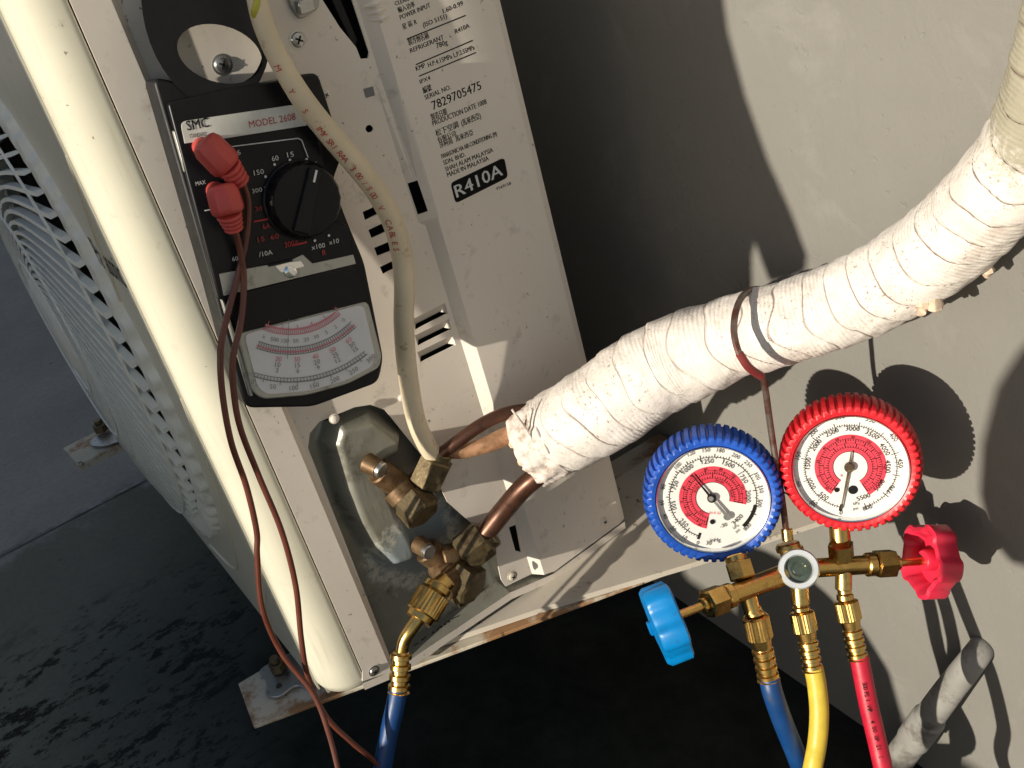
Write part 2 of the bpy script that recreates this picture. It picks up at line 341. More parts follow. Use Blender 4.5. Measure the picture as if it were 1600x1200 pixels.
def rounded(pts, r, n=4):
    """round the corners of a 3D polygon"""
    P = [Vector(p) for p in pts]; o = []; N = len(P)
    for i in range(N):
        a, b_, c_ = P[i-1], P[i], P[(i+1) % N]; rr = r[i] if isinstance(r, (list, tuple)) else r
        if rr <= 0: o.append(b_); continue
        d1 = (a-b_); d2 = (c_-b_); k = min(rr, d1.length*.45, d2.length*.45); s = b_+d1.normalized()*k; e = b_+d2.normalized()*k
        for j in range(n+1):
            u = j/n; o.append(s*(1-u)**2 + b_*2*u*(1-u) + e*u*u)
    return o
_tc = {}
def textgeo(body):
    if body in _tc: return _tc[body]
    cu = bpy.data.curves.new('t', 'FONT'); cu.body = body; cu.size = 1; cu.resolution_u = 2
    ob = bpy.data.objects.new('t', cu); S.collection.objects.link(ob)
    dg = bpy.context.evaluated_depsgraph_get(); dg.update(); me = ob.evaluated_get(dg).to_mesh()
    vs = [v.co.copy() for v in me.vertices]; fs = [tuple(p.vertices) for p in me.polygons]
    ob.evaluated_get(dg).to_mesh_clear(); bpy.data.objects.remove(ob); bpy.data.curves.remove(cu)
    if vs:
        x0 = min(v.x for v in vs); x1 = max(v.x for v in vs); y0 = min(v.y for v in vs); y1 = max(v.y for v in vs)
    else: x0 = x1 = y0 = y1 = 0
    _tc[body] = (vs, fs, x0, x1, y0, y1); return _tc[body]
def text(mb, body, p0, xdir, ydir, width=None, height=None, mi=0, center=False, nrm=None, lift=.0006):
    vs, fs, x0, x1, y0, y1 = textgeo(body)
    if not vs: return
    xd = Vector(xdir).normalized(); yd = Vector(ydir).normalized()
    h = height/.72 if height else None; wd = width/(x1-x0) if width else h
    if h is None: h = wd
    n = (nrm if nrm is not None else xd.cross(yd)).normalized()*lift
    ox = (x0+x1)/2 if center else x0; oy = (y0+y1)/2 if center else 0
    mb.add([Vector(p0)+n+xd*(v.x-ox)*wd+yd*(v.y-oy)*h for v in vs], fs, mi)
def quadline(mb, a, b_, wd, n, mi=0, lift=.0005):
    a = Vector(a); b_ = Vector(b_); s = (b_-a).cross(n).normalized()*wd/2; l = Vector(n).normalized()*lift
    mb.add([a-s+l, a+s+l, b_+s+l, b_-s+l], [(0, 1, 2, 3)], mi)

# ================================================================== SETTING
g = MB().add([(-30, -30, FLOOR_Z), (30, -30, FLOOR_Z), (30, WALL_Y+.2, FLOOR_Z), (-30, WALL_Y+.2, FLOOR_Z)], [(0, 1, 2, 3)])
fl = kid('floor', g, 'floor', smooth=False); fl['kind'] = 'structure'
a = PZ(0, 870, FLOOR_Z); b_ = PZ(230, 750, FLOOR_Z); d = (b_-a).normalized(); sd = Vector((-d.y, d.x, 0))*.0035
j = MB().add([a-d*2-sd+AZ*.004, a-d*2+sd+AZ*.004, a+d*.9+sd+AZ*.004, a+d*.9-sd+AZ*.004], [(0, 1, 2, 3)])
M['joint'] = simple('joint_mortar', (.23, .24, .25), .9, var=.4, scale=60)
jo = kid('floor_joint', j, 'joint', fl, smooth=False)
wl = kid('house_wall', box((-6, WALL_Y, FLOOR_Z-.3), (4, WALL_Y+.2, 3.2)), 'wall', smooth=False)
tag(wl, 'grey painted rendered house wall behind the outdoor unit', 'wall')
# added unseen sun blockers, placed and cut to throw the wanted shade
pw = kid('sun_blocker_slab', join(box((-6, -2.25, FLOOR_Z-.2), (.350, -2.05, 1.10)), box((.350, -2.25, FLOOR_Z-.2), (1.3, -2.06, .20))), 'wall', smooth=False)
tag(pw, 'unseen slab added outside the frame to shade the unit front and floor', 'wall')
def shade_sheet(pxs, y, thick=.004):  # blocker cut to a shadow outline, moved back along the sun
    out = []
    for (u, v_) in pxs:
        p = PY(u, v_, WALL_Y); p.x = max(p.x, -.033); k = (y-WALL_Y)/SUN.y; out.append(p + SUN*k)
    return prism(out, Vector((0, -thick, 0)))
A = [(880, -260), (1080, -200), (1120, -80), (1138, 50), (1165, 150), (1200, 250), (1236, 330), (1262, 400), (1258, 425), (1235, 436), (1204, 440), (1190, 405), (1181, 378), (1175, 400), (1176, 462), (1120, 485), (1050, 505), (940, 100)]
A2 = [(1150, 845), (1196, 860), (1236, 880), (1290, 925), (1350, 985), (1390, 1050), (1410, 1120), (1400, 1300), (1150, 1300), (1100, 950)]
sh = kid('shade_cutout_upper', shade_sheet(A, -.62), 'blocker', smooth=False)  # added blocker shaped for the dark area on the upper wall
tag(sh, 'unseen cutout added behind the camera to shade the upper wall', 'shade blocker')
B = [(1700, 520), (1640, 515), (1600, 540), (1568, 590), (1545, 680), (1540, 760), (1556, 830), (1590, 870), (1700, 900)]
sh3 = kid('shade_cutout_lower', shade_sheet(A2, -.62, .03), 'blocker', smooth=False)  # added blocker shaped for the shadow low on the wall
tag(sh3, 'unseen cutout added behind the camera to shade the lower wall', 'bag')
sh2 = kid('shade_cutout_right', shade_sheet(B, -.62, .03), 'blocker', smooth=False)  # added blocker shaped for the rounded shadow at the right edge
tag(sh2, 'unseen cutout added behind the camera to shade the wall at the right', 'hat')

# ================================================================== OUTDOOR UNIT
BOT = -.322; TOP = .40; FRONT = -.035; WID = -.80
ac = thing('air_conditioner_unit', 'cream outdoor air conditioner unit with round fan guard and R410A badge', 'air conditioner', (-.38, .13, BOT-.012))
# front cover: rounded corner post from the seam round to the front, plus front face with a round opening
prof = []
R_ = .030
for k in range(9):
    th = k/8*math.pi/2; prof.append((-R_+R_*math.cos(th), -.005-R_*math.sin(th)))
prof = [(-.004, -.0003), (-.0006, -.0005), (0, -.0016)] + prof
CX, CZ, GR = -.34, -.02, .245
def corner_bottom(i, z): return z
mb = MB(); zs = [TOP, .2, 0, -.15, BOT+.03, BOT+.012, BOT+.003, BOT]
vs = []; fs = []
for zi, z in enumerate(zs):
    ins = {len(zs)-1: .008, len(zs)-2: .003}.get(zi, 0)
    for (x, y) in prof: vs.append((min(x, x-ins*.6), y+ins, z))
n = len(prof)
for i in range(len(zs)-1):
    for k in range(n-1): fs.append((i*n+k, i*n+k+1, (i+1)*n+k+1, (i+1)*n+k))
fs.append(tuple((len(zs)-1)*n+k for k in range(n)))
mb.add(vs, fs)
kid('corner_post', mb, 'cream', ac, ang=60)
# front face plate with circular hole
outer = [Vector((-R_, 0, BOT+.001)), Vector((-R_, 0, TOP)), Vector((WID, 0, TOP)), Vector((WID, 0, BOT+.001))]
NS = 96
hole = [Vector((CX+GR*math.cos(2*math.pi*i/NS), 0, CZ+GR*math.sin(2*math.pi*i/NS))) for i in range(NS)]
def sheet(outer, holes, constraint=(), to3=None, inside=None, extra=()):
    """2D loops -> triangulated sheet with holes; to3 maps (a,b) to 3D"""
    V = []; E = []
    for lp in [outer]+list(holes):
        o = len(V); V += [Vector(p) for p in lp]; E += [(o+i, o+(i+1) % len(lp)) for i in range(len(lp))]
    for (p, q) in constraint:
        o = len(V); V += [Vector(p), Vector(q)]; E.append((o, o+1))
    V += [Vector(p) for p in extra]
    ov, oe, of, *_ = geometry.delaunay_2d_cdt(V, E, [], 0, 1e-6)
    def inp(p, poly):
        c = False; k = len(poly)-1
        for i in range(len(poly)):
            a, b2 = poly[i], poly[k]
            if (a[1] > p[1]) != (b2[1] > p[1]) and p[0] < (b2[0]-a[0])*(p[1]-a[1])/(b2[1]-a[1])+a[0]: c = not c
            k = i
        return c
    fs = []
    for f in of:
        c = sum((ov[i] for i in f), Vector((0, 0)))/len(f)
        if inp(c, outer) and not any(inp(c, h) for h in holes): fs.append(tuple(f))
    return MB().add([to3(v) for v in ov], fs)
fm = sheet([(p.x, p.z) for p in outer], [[(p.x, p.z) for p in hole]], to3=lambda v: Vector((v[0], FRONT, v[1])))
o = kid('front_panel', fm, 'cream', ac, smooth=False); so = o.modifiers.new('s', 'SOLIDIFY'); so.thickness = .0015; so.offset = 0
# shallow triangular relief round the fan opening
for (z0, z1) in ((.16, .23), (-.27, -.20)):
    r_ = MB()
    for sgn in (1,):
        pass
rl = tube([(-.031, FRONT-.0005, .19), (-.075, FRONT-.001, .12), (-.10, FRONT-.001, .06)], .0016, 6)
rl = join(rl, tube([(-.031, FRONT-.0005, -.005), (-.07, FRONT-.001, -.11), (-.115, FRONT-.001, -.19), (-.19, FRONT-.001, -.27), (-.30, FRONT-.001, -.30)], .0016, 6),
          tube([(-.031, FRONT-.0005, -.175), (-.085, FRONT-.001, -.245), (-.15, FRONT-.001, -.295)], .0014, 6))
kid('raised_trim', rl, 'cream', ac)
# logo
lg = MB(); text(lg, 'Panasonic', Vector((-.112, FRONT, .088)), (1, 0, 0), (0, 0, 1), width=.074, height=.026, nrm=Vector((0, -1, 0)), lift=.0012)
kid('front_logo', lg, 'ink', ac, smooth=False)
# cabinet box behind (top, back, far side, dark inside)
cab = MB()
cab = join(box((WID, .298, BOT), (-.004, .3, TOP)), box((WID, FRONT, BOT), (WID+.002, .298, TOP)), box((WID+.002, FRONT+.002, TOP-.002), (-.002, .298, TOP)))
kid('cabinet_shell', cab, 'panel', ac, smooth=False)
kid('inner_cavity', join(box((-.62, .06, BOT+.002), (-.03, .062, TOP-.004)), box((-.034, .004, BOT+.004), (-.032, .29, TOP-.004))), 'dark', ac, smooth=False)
fan = lathe((CX, .03, CZ), (0, -1, 0), [(0, .05), (.02, .05), (.03, .035)], 24)
for k in range(3):
    th = k*2.094; bl_ = []
    for q in range(6):
        t2 = th+q*.22; bl_.append((CX+math.cos(t2)*.045, .028-.004*q, CZ+math.sin(t2)*.045))
    for q in range(5, -1, -1):
        t2 = th+q*.22+.15; bl_.append((CX+math.cos(t2)*.20, .028-.004*q, CZ+math.sin(t2)*.20))
    fan = join(fan, MB().add(bl_, [(i, i+1, 10-i, 11-i) for i in range(5)]))
kid('fan', fan, 'black', ac)
# fan guard: rim + spiral ribs + rings, gently domed
DOME = .030
def gy(r): return FRONT-.006-DOME*(1-max(0, (r/GR))**4)
rim = lathe((CX, FRONT+.010, CZ), (0, -1, 0), [(0, GR-.022), (.012, GR-.023), (.018, GR-.017), (.0195, GR-.007), (.018, GR+.004), (.010, GR+.009), (.010, GR+.004), (0, GR+.004)], 320, hint=(1, 0, 0), caps=False,
            rad=lambda th, k: 1+(.016 if k in (1, 2, 3, 4) else 0)*math.sin(th*64+k*1.3))
gd = kid('fan_guard', rim, 'guard', ac)
NR = 64
rib0 = None; rdat = []
for q in range(15):
    u = q/14; r = GR-.018-u*(GR-.018-.05); an = (u**1.15)*1.35
    rdat.append((r, an))
rv = []; rf_ = []
for q, (r, an) in enumerate(rdat):
    for (dr, dy) in ((.0027, 0), (-.0027, 0), (-.0020, .007), (.0020, .007)):
        da = dr/max(r, .03); rv.append(((r)*math.cos(an+da), gy(r)+dy, r*math.sin(an+da)))
for q in range(len(rdat)-1):
    for k in range(4): rf_.append((q*4+k, q*4+(k+1) % 4, q*4+4+(k+1) % 4, q*4+4+k))
rf_ += [(3, 2, 1, 0), tuple(len(rdat)*4-4+k for k in range(4))]
me = MB().add(rv, rf_).mesh('guard_rib', ['guard']); me.shade_smooth()
try: me.set_sharp_from_angle(angle=.6)
except Exception: pass
for k in range(NR):
    o = bpy.data.objects.new('guard_rib', me); S.collection.objects.link(o); o.parent = gd
    o.matrix_basis = Matrix.Translation((CX, 0, CZ)) @ Matrix.Rotation(2*math.pi*k/NR, 4, 'Y')
for k in range(3):
    r = (.2165, .12, .07)[k]
    ring = lathe((CX, gy(r)+.001, CZ), (0, -1, 0), [(0, r-.0016), (0, r+.0016), (.0022, r+.0012), (.0022, r-.0012), (0, r-.0016)], 72, caps=False)
    ro = kid('guard_ring', ring, 'guard', gd)
    ro.matrix_parent_inverse = Matrix()
gd.matrix_parent_inverse = Matrix.Translation(-parent_base(ac))
kid('guard_hub', lathe((CX, gy(0)+.006, CZ), (0, -1, 0), [(0, .052), (.006, .052), (.009, .045)], 40), 'guard', gd).matrix_parent_inverse = Matrix()

# side panel --------------------------------------------------------
def p2(u, v_, x=0.):
    p = PX(u, v_, x); return Vector((p.y, p.z))
LO = -.008
def hx(y, z):
    if y < .024: return 0.
    if y < .030: return LO*(y-.024)/.006
    mid = 0 if (z < .05 or z > .165) else 1
    w0, w1 = (.1885, .197) if not mid else (.183, .198)
    if y < w0: return LO
    if y < w1: return LO + (-LO)*(y-w0)/(w1-w0)
    if y > .294: return -.002*(y-.294)/.006
    return 0.
outerp = [(0.0, BOT+.006), (.0, TOP), (.3, TOP), (.3, -.317)]
outerp = [(0.0005, TOP), (.3, TOP), (.3, p2(975, 812)[1]), tuple(p2(866, 892)), tuple(p2(838, 902)), tuple(p2(797, 922)), tuple(p2(790, 912)), tuple(p2(777, 853)), tuple(p2(706, 790)), tuple(p2(690, 757)), tuple(p2(668, 720)), tuple(p2(636, 680)), tuple(p2(608, 645)), tuple(p2(585, 637)), tuple(p2(560, 641)), tuple(p2(505, 664)), tuple(p2(490, 682)), tuple(p2(487, 705)), tuple(p2(548, 860)), tuple(p2(611, 1024)), tuple(p2(618, 1047)), tuple(p2(566, 1064)), (.0005, p2(564, 1050)[1])]
def quad(pts): return [tuple(p2(u, v_, LO)) for u, v_ in pts]
holes = [quad([(566, 331), (588, 321), (592, 333), (570, 344)]), quad([(575, 359), (603, 346), (608, 359), (580, 372)]), quad([(584, 387), (613, 375), (619, 388), (589, 400)]), quad([(593, 417), (618, 405), (622, 416), (598, 428)])]
holes += [quad([(636, 286), (648, 280), (664, 328), (652, 335)])]
holes += [[tuple(p2(576.5+6*math.cos(t_*math.pi/6), 201+6*math.sin(t_*math.pi/6), LO)) for t_ in range(12)]]
holes += [quad([(496, -12), (545, -14), (576, 82), (574, 91), (563, 92), (556, 74), (530, 42)])]
holes += [[tuple(p2(*q)) for q in ((802, 829), (813, 825), (821, 868), (812, 866))]]
cons = [((y, -.16 if False else BOT), (y, TOP)) for y in (.024, .030)]
LOUV = (((646, 507), (697, 481)), ((650, 532), (703, 506)), ((654, 558), (709, 531)))
for (pa, pb) in LOUV:
    pa = PX(*pa, LO); pb = PX(*pb, LO); holes.append([(q.y, q.z+dz) for q, dz in ((pa, .0049), (pb, .0049), (pb, -.0049), (pa, -.0049))])
cons = [((y, -.34), (y, TOP-.001)) for y in (.024, .030, .294, .183, .1885, .197, .198)]
for z in (.05, .045, .165, .17): cons.append(((.171, z), (.2, z)))
extra = []
# short lower fade of the ridge
def hx2(y, z):
    x = hx(y, z)
    k = min(1, max(0, (z+.20)/.03)) if y > .15 else min(1, max(0, (z+.15)/.03)) if False else 1
    return x*k if y > .15 else x
for z in [TOP-.02*i for i in range(1, 36)]:
    for y in (.01, .06, .1, .14, .22, .26): extra.append((y, z))
sm = sheet(outerp, holes, cons, to3=lambda v: Vector((hx(v[0], v[1]), v[0], v[1])), extra=[])
sp = kid('side_panel', sm, 'panel', ac, smooth=False); so = sp.modifiers.new('s', 'SOLIDIFY'); so.thickness = .0012; so.offset = -1 if False else 0
# louvres pressed inwards, open along their lower edge
for (pa, pb) in LOUV:
    pa = PX(*pa, LO); pb = PX(*pb, LO); d = (pb-pa).normalized(); hgt = .0098
    TL, TR, BL, BR = pa+AZ*hgt*.5, pb+AZ*hgt*.5, pa-AZ*hgt*.5, pb-AZ*hgt*.5
    dl = -AX*.0055+AZ*.0016; i_ = d*.0042
    V_ = [TL, TR, BR, BL, BR+dl-i_, BL+dl+i_]
    kid('louvre', MB().add(V_, [(0, 1, 4, 5), (1, 2, 4), (0, 5, 3)]), 'panel', ac, smooth=False)
# clear sticker outlines and panel joint
for (p, q) in (((640, 364), (672, 351)), ((672, 351), (686, 364)), ((560, 432), (590, 419)), ((566, 465), (600, 451)), ((590, 419), (624, 510)), ((487, 640), (560, 612)), ((560, 612), (616, 570))):
    jm = MB(); quadline(jm, PX(*p, LO), PX(*q, LO), .0007, AX); kid('panel_joint', jm, 'brassdull', ac, smooth=False)
# handle grip inside the triangular pocket
kid('grip_pocket', join(prism([PX(u, v_, -.028) for u, v_ in ((490, -20), (580, -20), (590, 110), (540, 100))], Vector((-.002, 0, 0)))), 'dark', ac, smooth=False)
kid('grip_rib', prism([PX(u, v_, -.012) for u, v_ in ((512, -14), (528, -14), (560, 62), (556, 72), (548, 66))], Vector((-.010, 0, 0))), 'black', ac, bevel=.001)
# ripples beside the pocket
rp = MB()
for k, (u, v_) in enumerate(((583, 8), (589, 19), (594, 30))):
    c0 = PX(u-12, v_+3, 0); c1 = PX(u+14, v_-6, 0)
    rp = join(rp, tube([c0-AX*.004, (c0+c1)/2+AX*.0005, c1-AX*.001], [.001, .0026, .0012], 8))
kid('pressed_rib', rp, 'panel', ac)
# recessed valve plate as a height field
def ss(a_, b2, x): u = min(1, max(0, (x-a_)/(b2-a_))); return u*u*(3-2*u)
pkt = [p2(*q, -.008) for q in ((508, 695), (522, 655), (584, 638), (636, 674), (630, 712), (606, 724), (628, 790), (658, 850), (652, 880), (610, 893), (574, 862), (552, 827), (530, 773))]
def sdist(p, poly):
    best = 9; ins = False; k = len(poly)-1
    for i in range(len(poly)):
        a_, b2 = poly[i], poly[k]; e = b2-a_; u = max(0, min(1, (p-a_).dot(e)/e.dot(e))); best = min(best, (p-a_-e*u).length)
        if (a_.y > p.y) != (b2.y > p.y) and p.x < (b2.x-a_.x)*(p.y-a_.y)/(b2.y-a_.y)+a_.x: ins = not ins
        k = i
    return best if ins else -best
ny, nz_ = 84, 110; y0, y1, z0, z1 = .018, .175, -.330, -.075; vs = []; fs = []
flat = [p2(*q, -.02) for q in ((600, 735), (690, 740), (760, 850), (770, 905), (650, 1010), (616, 1010), (588, 880), (600, 860), (640, 850))]
for i in range(nz_+1):
    for k in range(ny+1):
        y = y0+(y1-y0)*k/ny; z = z0+(z1-z0)*i/nz_; s = sdist(Vector((y, z)), pkt)
        h = -.023 + .0215*ss(-.003, .012, s) + .0006*noise.noise(Vector((y*60, z*60, 0)))
        vs.append((h, y, z))
for i in range(nz_):
    for k in range(ny): a_ = i*(ny+1)+k; fs.append((a_, a_+1, a_+ny+2, a_+ny+1))
kid('valve_plate', MB().add(vs, fs), 'valveplate', ac, ang=80)
kid('drain_slot', prism([PX(u, v_, -.0285) for u, v_ in ((592, 942), (601, 938), (611, 972), (604, 977))], Vector((-.001, 0, 0))), 'dark', ac, smooth=False)
kid('lower_opening', prism([PX(u, v_, -.0275) for u, v_ in ((700, 925), (712, 905), (742, 935), (705, 962))], Vector((-.001, 0, 0))), 'dark', ac, smooth=False)
tm = MB(); text(tm, '95408>', PX(648, 1018, -.012), PX(700, 980, -.012)-PX(648, 1018, -.012), AZ, width=.052, height=.008, nrm=AX)
kid('stamped_number', tm, 'ink', ac, smooth=False)
# base pan flange below the opening
e0 = [PX(619, 1046, .0005), PX(660, 1018, .0005), PX(797, 926, .0005), PX(866, 896, .0005), PX(976, 815, .0005)]
e0 = [PX(566, 1068, 0)] + e0
vs = [p for p in e0] + [p-AX*.034+AZ*.001 for p in e0] + [p-AZ*.009-AX*.001 for p in e0]
n = len(e0)
bpn = MB().add(vs, [(i, i+1, n+i+1, n+i) for i in range(n-1)]); kid('pan_shelf', bpn, 'valveplate', ac, smooth=False)
bpn = MB().add(vs, [(i, i+1, 2*n+i+1, 2*n+i) for i in range(n-1)])
o = kid('base_pan', join(bpn, box((WID+.01, FRONT+.006, BOT-.012), (-.034, .298, BOT-.001))), 'panel', ac, smooth=False)
# screws
def screw(u, v_, x, r, parent, mat='steel', n=AX, cross=True):
    c = PX(u, v_, x); nn = Vector(n)
    mb = lathe(c, nn, [(0, r*1.25), (.0008, r*1.25), (.0009, r), (.0022, r*.85), (.0030, r*.45)], 20)
    mats = [mat, 'dark']
    if cross:
        x_, y_, _ = frame(nn, Vector((0, .6, .8)))
        for ax in (x_, y_):
            s = ax.cross(nn)*r*.12; e = ax*r*.55; t_ = nn*.0032
            mb.add([c-e-s+t_, c-e+s+t_, c+e+s+t_, c+e-s+t_], [(0, 1, 2, 3)], 1)
    return kid('screw', mb, mats, parent)
screw(465, 62, LO, .0055, ac); screw(347, 101, LO, .0058, ac); screw(584, 1048, .0005, .0042, ac)
screw(522, 654, .0005, .0035, ac, 'panel', cross=False); screw(627, 621, LO, .0030, ac, 'panel', cross=False)
screw(943, 814, .0005, .0040, ac, 'panel'); screw(800, 900, .0005, .0044, ac, 'bracket')
screw(508, 148, LO, .0030, ac, 'panel'); 
kid('square_plug', prism([PX(u, v_, LO+.001) for u, v_ in ((568, 139), (583, 135), (586, 149), (572, 153))], Vector((-.001, 0, 0))), 'greyink', ac, smooth=False)
# terminal clamp near the top
tc = prism(rounded([PX(u, v_, LO+.004) for u, v_ in ((447, -20), (498, -25), (500, 12), (470, 32), (455, 12))], .004), Vector((-.004, 0, 0)))
kid('terminal_clamp', tc, 'silver', ac, bevel=.0008)
kid('terminal_tab', join(prism([PX(u, v_, LO+.010) for u, v_ in ((466, 2), (490, -3), (494, 16), (470, 24))], Vector((-.006, 0, 0)))), 'steel', ac, bevel=.0008)
# specification print on the side panel -----------------------------
lab = MB()
def row(body, u0, v0, u1, v1, hpx, bold=0, mi=0):
    lab = MB()
    p = PX(u0, v0, 0); q = PX(u1, v1, 0); up = PX(u0-.27*hpx, v0-hpx*.96, 0)
    text(lab, body, p, q-p, AZ, width=(q-p).length, height=(up-p).length*.95, mi=mi, nrm=AX)
    if bold or 1: text(lab, body, p+AY*.00022, q-p, AZ, width=(q-p).length, height=(up-p).length*.95, mi=mi, nrm=AX, lift=.0007)
    kid('printed_line', lab, 'ink', ac, smooth=False)
row('CLEARANCE', 617, 9, 656, -6, 7); row('輸入功率', 622, 20, 648, 10, 8, 1); row('POWER INPUT', 625, 31, 672, 11, 8); row('1.60-0.99', 692, 21, 723, 8, 8)
row('星 區 R', 629, 46, 651, 37, 8, 1); row('(ISO 5151)', 661, 43, 698, 28, 8)
row('製冷劑名稱', 638, 71, 670, 59, 9, 1); row('REFRIGERANT', 641, 83, 693, 61, 8); row('R410A', 711, 53, 733, 43, 8); row('780g', 682, 76, 699, 69, 9, 1)
row('KMP', 650, 111, 664, 105, 8, 1); row('H.P.4.15MPa', 669, 105, 706, 91, 8); row('L.P.2.55MPa', 709, 90, 741, 77, 8, 1)
row('IPX4', 656, 131, 672, 124, 7, 1); row('編號', 661, 146, 674, 140, 9, 1); row('SERIAL NO.', 664, 156, 704, 139, 8)
row('7829705475', 676, 172, 752, 139, 15, 1)
row('製造日期', 674, 188, 698, 178, 9, 1); row('PRODUCTION DATE 1008', 676, 197, 760, 162, 9)
row('松下空調', 681, 213, 716, 198, 9, 1); row('(馬來西亞)', 721, 197, 751, 184, 9, 1); row('有限公司', 684, 223, 712, 212, 8, 1); row('莎阿南', 687, 231, 707, 223, 8, 1); row('馬來西亞', 712, 221, 739, 210, 8, 1)
row('PANASONIC HA AIR-CONDITIONING (M)', 690, 248, 776, 212, 8); row('SDN. BHD.', 693, 258, 727, 244, 8); row('SHAH ALAM MALAYSIA', 696, 268, 770, 237, 8); row('MADE IN MALAYSIA', 699, 277, 763, 250, 8)
row('F569158', 776, 297, 798, 288, 5)
for (p, q) in (((635, 61), (727, 24)), ((649, 101), (738, 63)), ((654, 119), (743, 82))):
    lab = MB(); quadline(lab, PX(*p, 0), PX(*q, 0), .0009, AX, 0, lift=.0007); kid('printed_rule', lab, 'ink', ac, smooth=False)
bd = prism(rounded([PX(u, v_, .0009) for u, v_ in ((704, 286), (788, 246), (794, 277), (712, 318))], .0035), Vector((-.0006, 0, 0)))
bg_ = MB(); p = PX(713, 309, .0009); q = PX(785, 273, .0009)
text(bg_, 'R410A', p, q-p, AZ, width=(q-p).length, height=.0105, nrm=AX, lift=.0006)
text(bg_, 'R410A', p+AY*.0004, q-p, AZ, width=(q-p).length, height=.0105, nrm=AX, lift=.0007)
bdo = kid('refrigerant_badge', bd, 'ink', ac, smooth=False); bt = kid('badge_lettering', bg_, 'whiteink', bdo, smooth=False)
bt.matrix_parent_inverse = Matrix()
bdo.matrix_parent_inverse = Matrix.Translation(-parent_base(ac))

# service valves -----------------------------------------------------
def D(u, v_, x): return PX(u, v_, x)
VX = .020
camdir = (CAM-PX(680, 800, .02)).normalized()
def service_valve(kindpts, big):
    (stub0, stub1, rs), (b0, b1, rb), (h0, h1, rh), (f0, f1, rf1), extra = kindpts
    vb = kid('service_valve', join(cyl(b0, b1, rb, seg=18), *extra), 'brasswarm', ac)
    for nm, mb, mt in (('stub_port', cyl(stub0, stub1, rs, rs*.85), 'brasswarm'), ('port_core', cyl(Vector(stub1)-(Vector(stub1)-Vector(stub0)).normalized()*.002, Vector(stub1)+(Vector(stub1)-Vector(stub0)).normalized()*.0035, rs*.78), 'steel'),
                       ('valve_cap', hexa(h0, h1, rh), 'brassdull'), ('cap_collar', cyl(Vector(h0)-(Vector(h1)-Vector(h0)).normalized()*.006, h0, rh*.72), 'brasswarm'), ('flare_nut', join(hexa(f0, f1, rf1), cyl(Vector(f1)-(Vector(f1)-Vector(f0))*.1, Vector(f1)+(Vector(f1)-Vector(f0)).normalized()*.007, rf1*.72)), 'brassdull')):
        c = kid(nm, mb, mt, vb, ang=30); c.matrix_parent_inverse = Matrix()
    vb.matrix_parent_inverse = Matrix.Translation(-parent_base(ac)); return vb
v1 = service_valve(((D(572, 722, .002), D(593, 733, .014), .0088), (D(590, 735, .002), D(655, 780, .004), .0115), (D(640, 778, .012), D(664, 806, .030), .0175), (D(664, 758, .014), D(684, 716, .018), .0150),
                    [cyl(D(640, 765, .004), D(676, 730, .012), .0095), lathe(D(620, 762, .004), D(632, 776, .01)-D(620, 762, .004), [(0, .0135), (.01, .0135), (.012, .0115)], 20)]), False)
v2 = service_valve(((D(654, 850, -.002), D(668, 861, .012), .0086), (D(665, 858, -.004), D(728, 905, .006), .0125), (D(712, 900, .014), D(742, 922, .034), .0200), (D(722, 868, .012), D(760, 838, .018), .0190),
                    [cyl(D(690, 872, .004), D(740, 858, .010), .0110), cyl(D(684, 884, .000), D(700, 898, .016), .0115), cyl(D(722, 888, .016), D(690, 925, .030), .0105)]), True)

# ================================================================== MOUNTING BRACKETS
def bracket(nearfar):
    if nearfar:
        z = -.347; fr_a = PZ(372, 1068, z); fr_b = PZ(396, 1135, z); bk = PZ(1080, 880, z)
        dirn = (bk-fr_b).normalized(); k = (WALL_Y-.002-fr_b.y)/dirn.y; outer_w = fr_b+dirn*k; inner_w = Vector((-.11, WALL_Y-.002, z))
        th = thing('mounting_bracket', 'rust stained cream steel bracket carrying the near side of the unit', 'bracket', (0, .2, z-.04), 'brackets under the unit')
        pts = [fr_a, fr_b, outer_w, inner_w]
        kid('bracket_arm', prism(pts, Vector((0, 0, -.004))), 'bracket', th, bevel=.0008)
        # rising lip between the unit's base and the arm's outer edge
        lip = MB().add([fr_b+dirn*.16+AZ*.001, outer_w+AZ*.001, outer_w+Vector((-.02, 0, .012)), PX(900, 872, .001)], [(0, 1, 2, 3)])
        foot_c = PZ(436, 1046, z+.006); foot_s = PZ(405, 1082, z+.006)
    else:
        z = -.360; fr_a = PZ(98, 700, z); fr_b = PZ(122, 727, z)
        th = thing('mounting_bracket', 'rust stained cream steel bracket carrying the far side of the unit', 'bracket', (-.78, .2, z-.04), 'brackets under the unit')
        pts = [fr_a, fr_b, Vector((fr_b.x, WALL_Y-.002, z)), Vector((fr_a.x-.0, WALL_Y-.002, z))]
        kid('bracket_arm', prism(pts, Vector((0, 0, -.012))), 'bracket', th, bevel=.0008)
        foot_c = PZ(160, 672, z+.006); foot_s = PZ(170, 688, z+.006)
    return th, foot_c, foot_s, z
th, fc, fs_, z = bracket(True)
def slotplate(th, pts, z):
    kid('slotted_foot', prism(rounded(pts, .008), Vector((0, 0, -.003))), 'steel', th, bevel=.0006)
slotplate(th, [PZ(u, v_, z+.005) for u, v_ in ((402, 1047), (452, 1018), (500, 1062), (482, 1078), (462, 1068), (436, 1090), (412, 1087), (418, 1065))], z)
kid('anchor_nut', join(hexa(fc, fc+AZ*.010, .0085), cyl(fc+AZ*.010, fc+AZ*.016, .0045)), 'brassdull', th)
kid('slot_hole', cyl(PZ(436, 1072, z+.0055), PZ(436, 1072, z+.0062), .0028, seg=14), 'dark', th)
th2, fc2, fs2, z2 = bracket(False)
